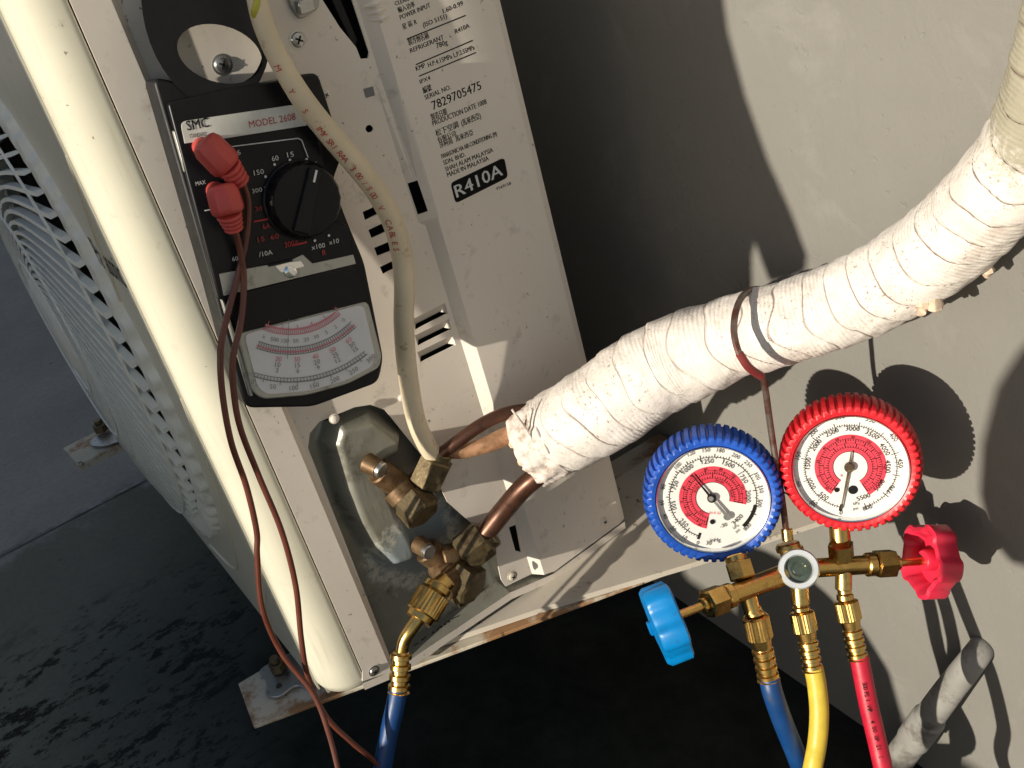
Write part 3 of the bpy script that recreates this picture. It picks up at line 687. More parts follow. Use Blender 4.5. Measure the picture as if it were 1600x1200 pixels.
kid('slotted_foot', prism(rounded([PZ(u, v_, z2+.005) for u, v_ in ((140, 690), (148, 682), (176, 674), (205, 672), (196, 686), (160, 697), (143, 697))], .006), Vector((0, 0, -.003))), 'steel', th2, bevel=.0006)
kid('anchor_nut', join(hexa(fc2, fc2+AZ*.012, .012), cyl(fc2+AZ*.012, fc2+AZ*.018, .006)), 'brassdull', th2)
# cream wall plate of the near bracket: the base-side flange seen right of the cabinet
fl_pts = [PX(560, 1075, -.004), PX(640, 1024, -.004), PX(800, 922, -.004), PX(975, 822, -.004)]
fz = -.340
sp_ = [PZ(600, 1040, fz), PZ(640, 1020, fz), PZ(1080, 880, fz)]
arm = [Vector(p) for p in (PZ(600, 1037, fz), PZ(640, 1019, fz), PZ(860, 945, fz), PZ(1080, 880, fz))]
inner = [Vector((-.075, p.y if p.y > .0 else p.y, fz)) for p in arm]
dirn = (arm[-1]-arm[0]).normalized(); arm.append(arm[-1]+dirn*((WALL_Y-.003-arm[-1].y)/dirn.y)); inner.append(Vector((-.075, WALL_Y-.003, fz)))
n = len(arm); vs = arm + [p+Vector((0, 0, -.006)) for p in arm] + inner
fs = [(i, i+1, 2*n+i+1, 2*n+i) for i in range(n-1)] + [(i, n+i, n+i+1, i+1) for i in range(n-1)]
kid('bracket_tray', MB().add(vs, fs), 'bracketside', th, smooth=False)

# ================================================================== WRAPPED PIPE BUNDLE
pb = thing('insulated_pipe_bundle', 'thick white tape wrapped refrigerant pipe bundle running from the valves up the wall', 'pipe', PX(842, 690, .05))
cl = [(838, 694, .905), (880, 672, .895), (940, 637, .875), (1000, 595, .860), (1050, 566, .850), (1100, 545, .835), (1150, 526, .822), (1230, 503, .800), (1325, 470, .775), (1415, 423, .745)]
rr = [.0310, .0350, .0365, .0362, .0352, .0345, .0310, .0300, .0305, .0305, .0298, .0290, .0285, .0285, .0285, .0285]
pp = [PD(*c) for c in cl] + [PY(*c, .405) for c in ((1494, 364), (1562, 296), (1624, 208), (1668, 100), (1700, -20), (1722, -160))]
def wraw(s, th):
    return (s + .013*math.cos(th-.9) + .012*noise.noise(Vector((s*14, math.cos(th)*.9, 3+math.sin(th)*.9))))/.024
def wphase(s, th):
    q = wraw(s, th); return q-math.floor(q)
def wrapr(s, th):
    f_ = wphase(s, th)
    seam = -.0018*math.exp(-((f_-.03)/.035)**2) + .0012*(1-f_)
    return seam + .0016*noise.noise(Vector((s*30, math.cos(th)*1.6, math.sin(th)*1.6))) + .0007*noise.noise(Vector((s*130, math.cos(th)*5, math.sin(th)*5)))
wm = tube(pp, rr, seg=64, per=36, rf=wrapr)
wo_ = kid('tape_wrap', wm, 'wrap', pb, ang=180)
me = wo_.data; uvl = me.uv_layers.new(name='UVMap'); seg = 64
for poly in me.polygons:
    for li in poly.loop_indices:
        vi = me.loops[li].vertex_index; uvl.data[li].uv = (wm.len[min(vi//seg, len(wm.len)-1)], (vi % seg)/seg)
uv2 = me.uv_layers.new(name='seam')
for poly in me.polygons:
    for li in poly.loop_indices:
        vi = me.loops[li].vertex_index; uv2.data[li].uv = (wraw(wm.len[min(vi//seg, len(wm.len)-1)], 2*math.pi*(vi % seg)/seg), 0)
# frayed cloth end
fr = MB()
T0 = (pp[1]-pp[0]).normalized(); x_, y_, _ = frame(T0)
cuff = tube([pp[0]-T0*.008, pp[0]-T0*.004, pp[0]+T0*.008, pp[0]+T0*.020], [.0315, .0330, .0338, .0345], 64, 10, rf=lambda s, th: .0030*noise.noise(Vector((s*50, math.cos(th)*3, math.sin(th)*3)))+.0012*math.sin(th*13+s*120)+.0016*noise.noise(Vector((s*200, math.cos(th)*7, math.sin(th)*7))))
kid('frayed_cuff', cuff, 'cloth', pb, ang=180)
def clump(c, n, spread, size, seed):
    rnd = random.Random(seed); mb = MB()
    for _ in range(n):
        p = Vector(c)+Vector((rnd.gauss(0, spread), rnd.gauss(0, spread), rnd.gauss(0, spread))); s = size*rnd.uniform(.6, 1.3)
        b2 = lathe(p-AZ*s, AZ, [(0, s*.3), (s*.5, s*.9), (s, s), (s*1.6, s*.75), (s*2, s*.2)], 7, rad=lambda th, k: rnd.uniform(.75, 1.2)); mb = join(mb, b2)
    return mb
kid('loose_foam', join(clump(PX(818, 690, .055), 7, .004, .006, 1), clump(PX(828, 722, .055), 7, .004, .006, 2)), 'foam', pb)
kid('loose_foam', clump(PX(848, 742, .055), 8, .004, .0055, 3), 'cloth', pb)
for k, (u, v_, dp) in enumerate(((1450, 468, .725), (1525, 415, .70), (1535, 405, .70))):
    kid('plaster_crumb', clump(PD(u, v_, dp), 6, .004, .005, 10+k), 'foam', pb)
# strands
st = MB()
for k in range(7):
    a_ = PX(800+k*7, 640+k*9, .075-.003*k); b2 = PX(850+k*6, 725+k*1.5, .075); st = join(st, tube([a_, (a_+b2)/2+AX*.006, b2], .0009, 6))
kid('cloth_strand', st, 'cloth', pb)
kid('copper_pipe', tube([PX(686, 712, .022), PX(715, 690, .030), PX(750, 665, .036), PX(785, 648, .040), PX(830, 640, .048), PX(900, 640, .05)], .0056, 14), 'copper', pb, label='dark thin liquid line')
kid('copper_pipe', tube([PX(755, 838, .020), PX(785, 800, .030), PX(815, 765, .045), PX(845, 738, .055), PX(890, 690, .06)], .0092, 16), 'copper', pb, label='dark thick suction line')
kid('sleeved_pipe', tube([PX(690, 706, .020), PX(720, 706, .026), PX(760, 695, .034), PX(790, 682, .040), PX(830, 665, .046), PX(880, 650, .05)], [.005, .0065, .0080, .0085, .0085], 14, flat=.8), 'cooperlight', pb)

# ================================================================== POWER CABLE
cp = [(396, -60, .055), (404, 10, .055), (420, 60, .055), (448, 115, .055), (480, 165, .056), (520, 215, .056), (560, 262, .055), (592, 305, .052), (615, 350, .048), (628, 400, .042), (632, 450, .038), (631, 500, .034), (634, 555, .030), (641, 610, .028), (650, 655, .026), (664, 690, .022), (680, 716, .016)]
cpts = [PX(*c) for c in cp]
ct = tube(cpts, [.0066]*3+[.0070, .0076, .0079]+[.0079]*11, 20, 10)
cb = thing('power_cable', 'white sheathed cable with red lettering crossing down over the side panel', 'cable', cpts[8])
kid('cable_sheath', ct, 'pvcwhite', cb)
pr = MB(); camz = lambda c: (CAM-c).normalized()
def on_cable(txt, i0, step, h, mi=0):
    k = i0
    for ch in txt:
        if ch != ' ':
            i = int(k); 
            if i >= len(ct.C)-1: break
            c = ct.C[i]; T_ = ct.T[i]; n_ = camz(c); n_ = (n_-T_*n_.dot(T_)).normalized(); side = T_.cross(n_)
            n2 = (n_*.92+side*.39).normalized(); up_ = n2.cross(T_)
            text(pr, ch, c+n2*.0076, T_, up_, height=h, center=True, nrm=n2, lift=.0007)
        k += step
on_cable('M  Y S I R A', 27, 2.6, .0042); on_cable('MYSIRA 300/500 V  CABLES', 46, 1.75, .0046)
kid('cable_print', pr, 'redink', cb, smooth=False)
kid('earth_wire', tube([PX(404, 34, .055), PX(398, 20, .058), PX(401, 4, .06), PX(406, -40, .06)], .0024, 10), 'wiregreen', cb)
kid('neutral_wire', tube([PX(408, 30, .052), PX(405, 5, .052), PX(396, -6, .05), PX(388, -40, .05)], .0024, 10), 'wireblue', cb)

# ================================================================== CLAMP METER
MN = Vector((1, 0, .12)).normalized(); MDD = .060*MN.x
def PM(u, v_, off=0.): return pl(u, v_, MN, MDD+off)
cmn = thing('clamp_meter', 'black analogue clamp meter with rotary dial and moving coil scale resting on the side panel', 'clamp meter', PM(450, 610, -.03))
back = -MN
def mplate(pts, off, thick, r=0.003): return prism(rounded([PM(u, v_, off) for u, v_ in pts], r), back*thick)
# body in two tiers: wide back housing and slim front
bodyb = mplate(((247, 60), (300, 40), (430, 30), (500, 110), (537, 238), (520, 285), (545, 350), (570, 410), (600, 560), (592, 598), (490, 636), (385, 638), (372, 600)), -.006, .026, .006)
kid('meter_body', bodyb, 'black', cmn, bevel=.0025)
kid('meter_front', mplate(((262, 160), (350, 140), (474, 118), (485, 170), (505, 240), (522, 345), (545, 352), (556, 412), (343, 470), (330, 420)), .0, .010, .003), 'blackgloss', cmn, bevel=.0012)
kid('side_trim', mplate(((271, 205), (275, 204), (352, 470), (396, 618), (391, 620), (347, 471)), -.002, .012, 0), 'silver', cmn, bevel=.0006)
# jaws: an open ring
def ringpts(cu, cv, a_, b2, rot, n=40, f=1.): 
    o = []
    for i in range(n):
        th_ = 2*math.pi*i/n; x = a_*f*math.cos(th_); y = b2*f*math.sin(th_); o.append((cu+x*math.cos(rot)-y*math.sin(rot), cv+x*math.sin(rot)+y*math.cos(rot)))
    return o
NJ = 40
oo = ringpts(322, 20, 98, 150, -.25); ii = ringpts(343, 84, 68, 44, .30)
vs = []
for (u, v_) in oo: vs.append(PM(u, v_, -.004))
for (u, v_) in ii: vs.append(PM(u, v_, -.004))
for (u, v_) in oo: vs.append(PM(u, v_, -.024))
for (u, v_) in ii: vs.append(PM(u, v_, -.024))
fs = []
for i in range(NJ):
    k = (i+1) % NJ; fs += [(i, k, NJ+k, NJ+i), (2*NJ+i, 3*NJ+i, 3*NJ+k, 2*NJ+k), (i, 2*NJ+i, 2*NJ+k, k), (NJ+i, NJ+k, 3*NJ+k, 3*NJ+i)]
JAW = MB().add(vs, fs)
bpy.data.objects.remove(bpy.data.objects['meter_body'])
low = mplate(((238, 120), (330, 138), (400, 132), (497, 112), (537, 238), (520, 285), (545, 350), (570, 410), (600, 560), (592, 598), (490, 636), (385, 638), (372, 600), (330, 440)), -.006, .026, .006)
kid('meter_body', low, 'black', cmn, bevel=.0025)
kid('clamp_jaw', JAW, 'black', cmn, bevel=.002)
# name plate
kid('name_plate', mplate(((282, 190), (464, 163), (479, 192), (479, 196), (352, 216), (289, 224)), .0014, .001, [.004, .004, 0, 0, 0, 0]), 'labelwhite', cmn, smooth=False)
pt = MB()
def mtext(mb, body, u0, v0, u1, v1, h, mi, lift=.0017, bold=False):
    p = PM(u0, v0); q = PM(u1, v1); x = (q-p).normalized(); up_ = MN.cross(x)
    text(mb, body, p, x, up_, width=(q-p).length, height=h, mi=mi, nrm=MN, lift=lift)
    if bold: text(mb, body, p+x*.00015, x, up_, width=(q-p).length, height=h, mi=mi, nrm=MN, lift=lift+.0001)
mtext(pt, 'SMC', 292, 204, 326, 198, .0062, 0, bold=True); mtext(pt, 'STANDARD', 296, 216, 322, 212, .0027, 0)
mtext(pt, 'MODEL 2608', 389, 200, 461, 187, .0046, 1)
L = .0018
for (p, q) in (((360, 229), (464, 216)), ((464, 216), (470, 219)), ((470, 219), (480, 246))): quadline(pt, PM(*p), PM(*q), .0007, MN, 2, lift=L)
for (b2, u, v_, h) in (('60', 424, 252, .0034), ('15', 448, 246, .0034), ('150', 396, 274, .0034), ('300 V', 393, 302, .003), ('6', 370, 242, .0034), ('x100', 486, 390, .0034), ('x10', 513, 382, .0034), ('/10A', 404, 401, .0034), ('MAX', 305, 290, .0026), ('OFF', 479, 262, .003), ('600V', 362, 408, .003)):
    mtext(pt, b2, u, v_, u+len(b2)*5.2, v_-len(b2)*1.0, h, 2, lift=L)
for (u, v_) in ((429, 257), (453, 250), (479, 249), (415, 276), (492, 376), (514, 368), (365, 356)):
    kidp = PM(u, v_, L); xx, yy, _ = frame(MN)
    pt.add([kidp+(xx*math.cos(k*1.047)+yy*math.sin(k*1.047))*.0010 for k in range(6)], [tuple(range(6))], 2)
for (b2, u, v_, h) in (('6A', 410, 358, .0038), ('15  60  150', 402, 378, .0034), ('300A', 444, 387, .004), ('R', 503, 399, .004), ('30', 398, 330, .003)):
    mtext(pt, b2, u, v_, u+len(b2)*5.6, v_-len(b2)*1.1, h, 1, lift=L)
for (p, q) in (((395, 346), (428, 340)), ((455, 383), (478, 378))): quadline(pt, PM(*p), PM(*q), .0012, MN, 1, lift=L)
quadline(pt, PM(318, 329), PM(328, 327), .0007, MN, 2, lift=L)
kid('panel_print', pt, ['ink', 'redink', 'whiteink'], cmn, smooth=False)
# dial knob
kc = PM(470, 312, 0); kr = .0258
kn = lathe(kc, MN, [(0, kr*1.05), (.002, kr*1.05), (.0025, kr), (.010, kr*.97), (.0125, kr*.90), (.013, kr*.6)], 60, rad=lambda th_, k: 1+(.012*math.cos(th_*20) if 2 <= k <= 4 else 0))
gx = (PM(482, 262)-PM(460, 362)).normalized(); gs_ = gx.cross(MN)
ridge = prism(rounded([kc+MN*.0165+gx*kr*.86-gs_*.0045, kc+MN*.0165+gx*kr*.86+gs_*.0045, kc+MN*.0165-gx*kr*.86+gs_*.0058, kc+MN*.0165-gx*kr*.86-gs_*.0058], .002), -MN*.008)
kd = kid('rotary_dial', kn, 'blackgloss', cmn, ang=40)
c = kid('dial_grip', ridge, 'black', kd, bevel=.0012); c.matrix_parent_inverse = Matrix()
pm = MB(); quadline(pm, kc+gx*kr*.5, kc+gx*kr*.82, .0016, MN, 0, lift=.0170); c = kid('pointer_mark', pm, 'whiteink', kd, smooth=False); c.matrix_parent_inverse = Matrix()
kd.matrix_parent_inverse = Matrix.Translation(-parent_base(cmn))
# aluminium strip with notch, zero adjuster
kid('info_strip', join(mplate(((343, 428), (452, 408), (473, 398), (488, 412), (552, 398), (556, 412), (350, 462)), .0012, .001, 0)), 'silver', cmn, smooth=False)
kid('strip_notch', mplate(((418, 414), (456, 405), (458, 408), (420, 417)), .0018, .0006, 0), 'blackgloss', cmn, smooth=False)
kid('zero_screw', lathe(PM(453, 424, .001), MN, [(0, .0045), (.002, .0042), (.0026, .003)], 20), 'chrome', cmn)
kid('window_lens', mplate(((430, 416), (452, 410), (470, 408), (476, 416), (440, 426)), .0016, .0008, .001), 'chrome', cmn, smooth=False)
# black band above the scale
kid('scale_band', mplate(((347, 466), (556, 412), (575, 470), (376, 520)), .0016, .012, .001), 'blackgloss', cmn, bevel=.001)
wp = ((370, 521), (575, 469), (597, 556), (593, 575), (545, 600), (480, 618), (410, 624), (394, 612))
def scl(pts, f):
    cx_ = sum(p[0] for p in pts)/len(pts); cy_ = sum(p[1] for p in pts)/len(pts); return [(cx_+(p[0]-cx_)*f, cy_+(p[1]-cy_)*f) for p in pts]
wf = kid('scale_frame', mplate(wp, .0006, .012, .006), 'silver', cmn, bevel=.001)
c = kid('scale_card', mplate([(u+(-2 if i in (2, 3) else 0), v_-3) for i, (u, v_) in enumerate(scl(wp, .91))], .0014, .0006, .005), 'paper', wf, smooth=False); c.matrix_parent_inverse = Matrix()
sc = MB(); cu, cv = 452, 410
def arc(mb, r, a0, a1, wd, mi, n=22, lift=.0022):
    pr_ = None
    for i in range(n+1):
        th_ = math.radians(a0+(a1-a0)*i/n); p = PM(cu+r*math.cos(th_), cv+r*math.sin(th_))
        if pr_ is not None: quadline(mb, pr_, p, wd, MN, mi, lift=lift)
        pr_ = p
for (r, a0, a1, wd, mi) in ((104, 48, 112, .0012, 1), (112, 46, 113, .0006, 1), (132, 44, 112, .0006, 0), (139, 44, 112, .0012, 1), (143, 44, 112, .0005, 0), (180, 50, 108, .0005, 0), (186, 50, 108, .0009, 0)): arc(sc, r, a0, a1, wd, mi)
for i in range(41):
    th_ = math.radians(46+(111-46)*i/40)
    for (r0, r1, mi, mod) in ((104, 112, 1, 1), (132, 143, 0, 1), (180, 186 if i % 5 else 191, 0, 1)):
        if r0 == 180 and not 50 < math.degrees(th_) < 108: continue
        quadline(sc, PM(cu+r0*math.cos(th_), cv+r0*math.sin(th_)), PM(cu+r1*math.cos(th_), cv+r1*math.sin(th_)), .0005, MN, mi, lift=.0022)
def rad_t(body, r, deg, h, mi):
    th_ = math.radians(deg); p = PM(cu+r*math.cos(th_), cv+r*math.sin(th_)); up_ = (PM(cu, cv)-p).normalized(); x = up_.cross(MN); text(sc, body, p, x, up_, height=h, mi=mi, center=True, nrm=MN, lift=.0023)
for i, b2 in enumerate(('300', '250', '200', '150', '100', '50', '0')): rad_t(b2, 195, 50+i*9.6, .0036, 0)
for i, (x1, x2, x3) in enumerate((('60', '30', '15'), ('50', '25', '12'), ('40', '20', '9'), ('30', '15', '6'), ('20', '10', '3'))):
    rad_t(x1, 151, 53+i*11, .0036, 1); rad_t(x2, 160, 53+i*11, .0036, 0); rad_t(x3, 169, 53+i*11, .0036, 0)
for i, b2 in enumerate(('0', '2', '5', '10', '20', '50', '100', '500', 'k')): rad_t(b2, 122, 47+i*7.8, .003, 0)
for i, b2 in enumerate(('6', '5', '4', '3', '2', '1')): rad_t(b2, 100, 45+i*13, .003, 1)
th_ = math.radians(92); quadline(sc, PM(cu+88*math.cos(th_), cv+88*math.sin(th_)), PM(cu+150*math.cos(th_), cv+150*math.sin(th_)), .0004, MN, 0, lift=.0030)
c = kid('scale_print', sc, ['greyink', 'pinkink'], wf, smooth=False); c.matrix_parent_inverse = Matrix()
pn = MB().add([PM(u, v_, .0042) for u, v_ in scl(wp, .955)], [tuple(range(8))]); c = kid('scale_window', pn, 'pane', wf, smooth=False); c.matrix_parent_inverse = Matrix()
wf.matrix_parent_inverse = Matrix.Translation(-parent_base(cmn))

# ================================================================== TEST LEADS
def lead(pl_pts, wire, lab_):
    (u0, v0), (u1, v1), (u2, v2) = pl_pts
    t_ = thing('test_lead', lab_, 'test lead', PM(u1, v1, .008), 'test leads of the clamp meter')
    a_ = PM(u0, v0, .016); b2 = PM(u1, v1, .018); c_ = PM(u2, v2, .013)
    ax = (b2-a_).normalized(); L1 = (b2-a_).length; L2 = (c_-b2).length
    prof_ = [(-.001, .0068), (.000, .0090), (.004, .0108), (L1*.75, .0112), (L1*.9, .0108), (L1, .0088)]
    mb = lathe(a_, ax, prof_, 8, hint=MN, rad=lambda th_, k: 1.0)
    ax2 = (c_-b2).normalized(); p_ = [(0, .0082)]
    for k in range(4): s = L2*(k+.2)/4; p_ += [(s, .0085-.0007*k), (s+L2*.12, .0085-.0007*k), (s+L2*.125, .0062-.0006*k), (s+L2*.2, .0062-.0006*k)]
    mb = join(mb, lathe(b2-ax2*.001, ax2, p_, 12, hint=MN))
    jack = cyl(a_+ax*.006-MN*.004, a_+ax*.004-MN*.018, .0062)
    kid('plug', join(mb, jack), 'plugred', t_, bevel=.0008, ang=50)
    kid('wire', tube([PM(u, v_, o_) if o_ < .5 else Vector((0, 0, 0)) for u, v_, o_ in wire], .0022, 10, 8), 'brown', t_)
    return t_
lead(((318, 222), (358, 262), (380, 288)), [(380, 286, .013), (388, 318, .010), (385, 370, .008), (372, 430, .006), (356, 490, .007), (345, 545, .008), (347, 610, .006), (361, 690, .002), (385, 760, -.006), (401, 830, -.012), (402, 870, -.016), (410, 950, -.024), (440, 1020, -.03), (490, 1085, -.02), (515, 1150, -.01), (535, 1230, 0), (560, 1330, 0)],
     'upper red plug test lead whose brown wire curves furthest left in front of the scale')
lead(((345, 290), (358, 335), (367, 362)), [(367, 358, .013), (376, 395, .009), (381, 440, .007), (377, 500, .008), (364, 560, .008), (365, 610, .006), (376, 670, .002), (405, 745, -.006), (440, 830, -.013), (462, 915, -.020), (471, 1000, -.026), (482, 1060, -.03), (510, 1120, -.025), (550, 1160, -.02), (590, 1195, -.02), (640, 1260, -.02)],
     'lower red plug test lead whose brown wire hangs to the right of its twin')

# ================================================================== MANIFOLD GAUGE SET
mg = thing('manifold_gauge_set', 'brass manifold with blue and red pressure gauges hanging by a hook from the wrapped pipe', 'manifold gauge', PD(1245, 900, .80))
def sub(o, parent): o.matrix_parent_inverse = Matrix(); return o
def gauge(c, dep, mat, stem, dial, labelg):
    dep -= .006
    G = PD(*c, dep); vd = (CAM-G).normalized(); n_ = (vd + right*.05 + down*.36).normalized()
    up_ = -down; up_ = (up_-n_*up_.dot(n_)).normalized(); rt = up_.cross(n_)
    if rt.dot(right) < 0: rt = -rt
    kk = dep/FPX; RB = 109*kk; RF = 91*kk
    NT = 52
    def tooth(th_, k): return 1+((.020 if math.sin(th_*NT) > -.1 else -.022) if 3 <= k <= 8 else 0)
    boot = lathe(G-n_*.034, n_, [(0, RB*.55), (.001, RB*.80), (.004, RB*.90), (.006, RB*.965), (.012, RB*.985), (.020, RB*.985), (.028, RB*.975), (.033, RB*.955), (.0355, RB*.92), (.0362, RB*.875), (.0350, RF*.985), (.030, RF*.975)], NT*8, caps=False, hint=up_, rad=tooth)
    gb = kid('pressure_gauge', lathe(G-n_*.033, n_, [(0, RB*.5), (.003, RB*.84), (.026, RB*.86)], 48, caps=True), 'steel', mg, label=labelg)
    sub(kid('rubber_boot', boot, mat, gb, ang=38), gb)
    sub(kid('bezel', lathe(G-n_*.006, n_, [(0, RF*.99), (.0055, RF*.985), (.0075, RF*.965), (.0070, RF*.945), (.003, RF*.935), (-.001, RF*.93)], 72, caps=False), 'chrome', gb), gb)
    face = lathe(G-n_*.0045, n_, [(0, RF*.94), (.0004, RF*.94)], 64)
    sub(kid('dial_face', face, 'dialwhite', gb, smooth=False), gb)
    F = G-n_*.0041
    def Q(x, y, l=0.): return F + rt*(x*RF) + up_*(y*RF) + n_*l
    mb = MB(); dial(mb, Q, n_, rt, up_, RF)
    sub(kid('dial_print', mb, ['ink', 'dialred', 'greyink'], gb, smooth=False), gb)
    gb.matrix_parent_inverse = Matrix.Translation(-parent_base(mg))
    return gb, Q, n_, rt, up_, RF
def sector(mb, Q, r0, r1, a0, a1, mi, n=60, l=.0003):
    for i in range(n):
        p, q = math.radians(a0+(a1-a0)*i/n), math.radians(a0+(a1-a0)*(i+1)/n)
        mb.add([Q(r0*math.sin(p), r0*math.cos(p), l), Q(r1*math.sin(p), r1*math.cos(p), l), Q(r1*math.sin(q), r1*math.cos(q), l), Q(r0*math.sin(q), r0*math.cos(q), l)], [(0, 1, 2, 3)], mi)
def put(mb, Q, n_, rt, up_, body, x, y, h, mi=0, l=.0008, radial=True):
    a_ = math.atan2(x, y); 
    if not radial: a_ = 0
    ud = up_*math.cos(a_)+rt*math.sin(a_); rd = rt*math.cos(a_)-up_*math.sin(a_)
    if math.cos(a_) < -.2: ud, rd = -ud, -rd
    text(mb, body, Q(x, y), rd, ud, height=h*1.22, mi=mi, center=True, nrm=n_, lift=l)
def ticks(mb, Q, r0, r1, a0, a1, n, major, rmaj, wd=.010, mi=0):
    for i in range(n+1):
        a_ = math.radians(a0+(a1-a0)*i/n); r2 = rmaj if i % major == 0 else r1; s, c_ = math.sin(a_), math.cos(a_); w2 = wd*(1.4 if i % major == 0 else 1)/2
        mb.add([Q(r0*s-w2*c_, r0*c_+w2*s, .0004), Q(r0*s+w2*c_, r0*c_-w2*s, .0004), Q(r2*s+w2*c_, r2*c_-w2*s, .0004), Q(r2*s-w2*c_, r2*c_+w2*s, .0004)], [(0, 1, 2, 3)], mi)
def blue_dial(mb, Q, n_, rt, up_, RF):
    sector(mb, Q, .29, .575, 190, 461, 1)
    sector(mb, Q, .285, .295, 190, 461, 0, l=.0004)
    for r in (.36, .44, .50): sector(mb, Q, r, r+.006, 192, 459, 0, l=.0005)
    ticks(mb, Q, .36, .40, 192, 459, 40, 5, .44, .012); ticks(mb, Q, .44, .48, 192, 459, 56, 4, .52, .012)
    sector(mb, Q, .735, .745, 197, 490, 0, l=.0004)
    ticks(mb, Q, .735, .77, 197, 490, 80, 5, .80); ticks(mb, Q, .735, .71, 215, 470, 24, 3, .685)
    sector(mb, Q, .70, .76, 99, 134, 0, l=.0006)
    sector(mb, Q, .68, .80, 196, 199.5, 0, n=3, l=.0006)
    def z(px, py): return ((px-512)/352., -(py-718)/322.)
    for b2, px, py in (('0', 425, 985), ('10', 345, 955), ('20', 275, 903), ('40', 226, 830), ('60', 205, 750), ('80', 212, 655), ('100', 300, 530), ('120', 380, 458), ('150', 470, 438), ('180', 555, 440), ('200', 645, 470), ('250', 718, 515), ('300', 772, 585), ('350', 797, 662), ('500', 792, 745), ('800', 720, 885), ('30', 492, 985), ('inHg', 530, 970)):
        put(mb, Q, n_, rt, up_, b2, *z(px, py), .0026)
    for b2, px, py in (('250', 338, 868), ('500', 275, 765), ('750', 284, 645), ('1000', 360, 548), ('1250', 478, 503), ('1500', 602, 520), ('1750', 690, 598), ('2000', 722, 705), ('3400', 660, 842)):
        put(mb, Q, n_, rt, up_, b2, *z(px, py), .0030)
    put(mb, Q, n_, rt, up_, '30-R-22', *z(525, 805), .0016, 1, radial=False); put(mb, Q, n_, rt, up_, 'psi', *z(665, 910), .0020); put(mb, Q, n_, rt, up_, 'kPa', *z(652, 884), .0020); put(mb, Q, n_, rt, up_, '-30', *z(578, 878), .0026)
    for b2, a_ in (('-40', 205), ('-20', 235), ('0', 262), ('20', 290), ('40', 318), ('60', 346), ('80', 14), ('100', 40), ('120', 68), ('F', 90)): put(mb, Q, n_, rt, up_, b2, .54*math.sin(math.radians(a_)), .54*math.cos(math.radians(a_)), .0016)
    for b2, a_ in (('R22', 215), ('R134a', 300), ('R410A', 20), ('R404A', 75)): put(mb, Q, n_, rt, up_, b2, .325*math.sin(math.radians(a_)), .325*math.cos(math.radians(a_)), .0014)
def red_dial(mb, Q, n_, rt, up_, RF):
    sector(mb, Q, .29, .595, 212, 508, 1)
    sector(mb, Q, .283, .293, 212, 508, 0, l=.0004)
    for r in (.36, .44, .52): sector(mb, Q, r, r+.006, 214, 506, 0, l=.0005)
    ticks(mb, Q, .36, .40, 214, 506, 44, 4, .44, .012); ticks(mb, Q, .52, .48, 214, 506, 60, 4, .45, .012)
    sector(mb, Q, .755, .763, 190, 520, 0, l=.0004)
    ticks(mb, Q, .755, .79, 190, 520, 110, 10, .83, .008); ticks(mb, Q, .755, .73, 190, 520, 55, 5, .70, .008)
    sector(mb, Q, .70, .83, 189, 193, 0, n=3, l=.0006)
    def z(px, py): return ((px-605)/410., -(py-613)/385.)
    for b2, px, py in (('0', 545, 938), ('60', 360, 872), ('80', 245, 740), ('150', 248, 535), ('200', 350, 372), ('300', 530, 262), ('350', 735, 282), ('400', 888, 398), ('450', 938, 578), ('770', 878, 762), ('800', 724, 896)):
        put(mb, Q, n_, rt, up_, b2, *z(px, py), .0028)
    for b2, px, py in (('500', 425, 822), ('1000', 338, 735), ('1500', 315, 590), ('2000', 370, 460), ('2500', 476, 370), ('3000', 615, 342), ('3500', 745, 382), ('4000', 832, 482), ('4500', 855, 603), ('5000', 800, 735), ('5500', 695, 822)):
        put(mb, Q, n_, rt, up_, b2, *z(px, py), .0030)
    put(mb, Q, n_, rt, up_, 'kPa', *z(648, 868), .0020); put(mb, Q, n_, rt, up_, 'psi', *z(645, 908), .0020); put(mb, Q, n_, rt, up_, 'R', *z(548, 672), .0018, 1, radial=False)
    for b2, a_ in (('-40', 225), ('0', 252), ('20', 280), ('40', 308), ('60', 336), ('80', 4), ('100', 32), ('120', 60), ('140', 88), ('160', 116)): put(mb, Q, n_, rt, up_, b2, .555*math.sin(math.radians(a_)), .555*math.cos(math.radians(a_)), .0016)
def needle(gb, Q, n_, pts, wd, tail, mat):
    def poly(p, q, w0, w1, l):
        a_, b2 = Q(*p, l), Q(*q, l); s = (b2-a_).cross(n_).normalized(); return MB().add([a_-s*w0, a_+s*w0, b2+s*w1, b2-s*w1, a_-s*w0-n_*.0006, a_+s*w0-n_*.0006, b2+s*w1-n_*.0006, b2-s*w1-n_*.0006], [(0, 1, 2, 3), (7, 6, 5, 4), (0, 4, 5, 1), (1, 5, 6, 2), (2, 6, 7, 3), (3, 7, 4, 0)])
    return poly
gb, Q, n_, rt, up_, RF = gauge((1114, 781), .81, 'bluerub', None, blue_dial, 'blue booted low pressure gauge')
pol = needle(gb, Q, n_, None, 0, 0, 0); z = lambda px, py: ((px-512)/352., -(py-718)/322.)
sub(kid('needle', join(pol(z(505, 712), z(385, 575), .0010, .0003, .0030), cyl(Q(*z(505, 712), .001), Q(*z(505, 712), .0042), .0034)), 'blackgloss', gb), gb)
sub(kid('needle_tail', join(pol(z(505, 712), z(592, 808), .0009, .0012, .0036), cyl(Q(*z(600, 818), .0028), Q(*z(600, 818), .0040), .0030), cyl(Q(*z(500, 710), .004), Q(*z(500, 710), .0052), .0020)), 'steel', gb), gb)
sub(kid('dial_screw', cyl(Q(*z(512, 858), .0003), Q(*z(512, 858), .0012), .0019), 'blackgloss', gb), gb)
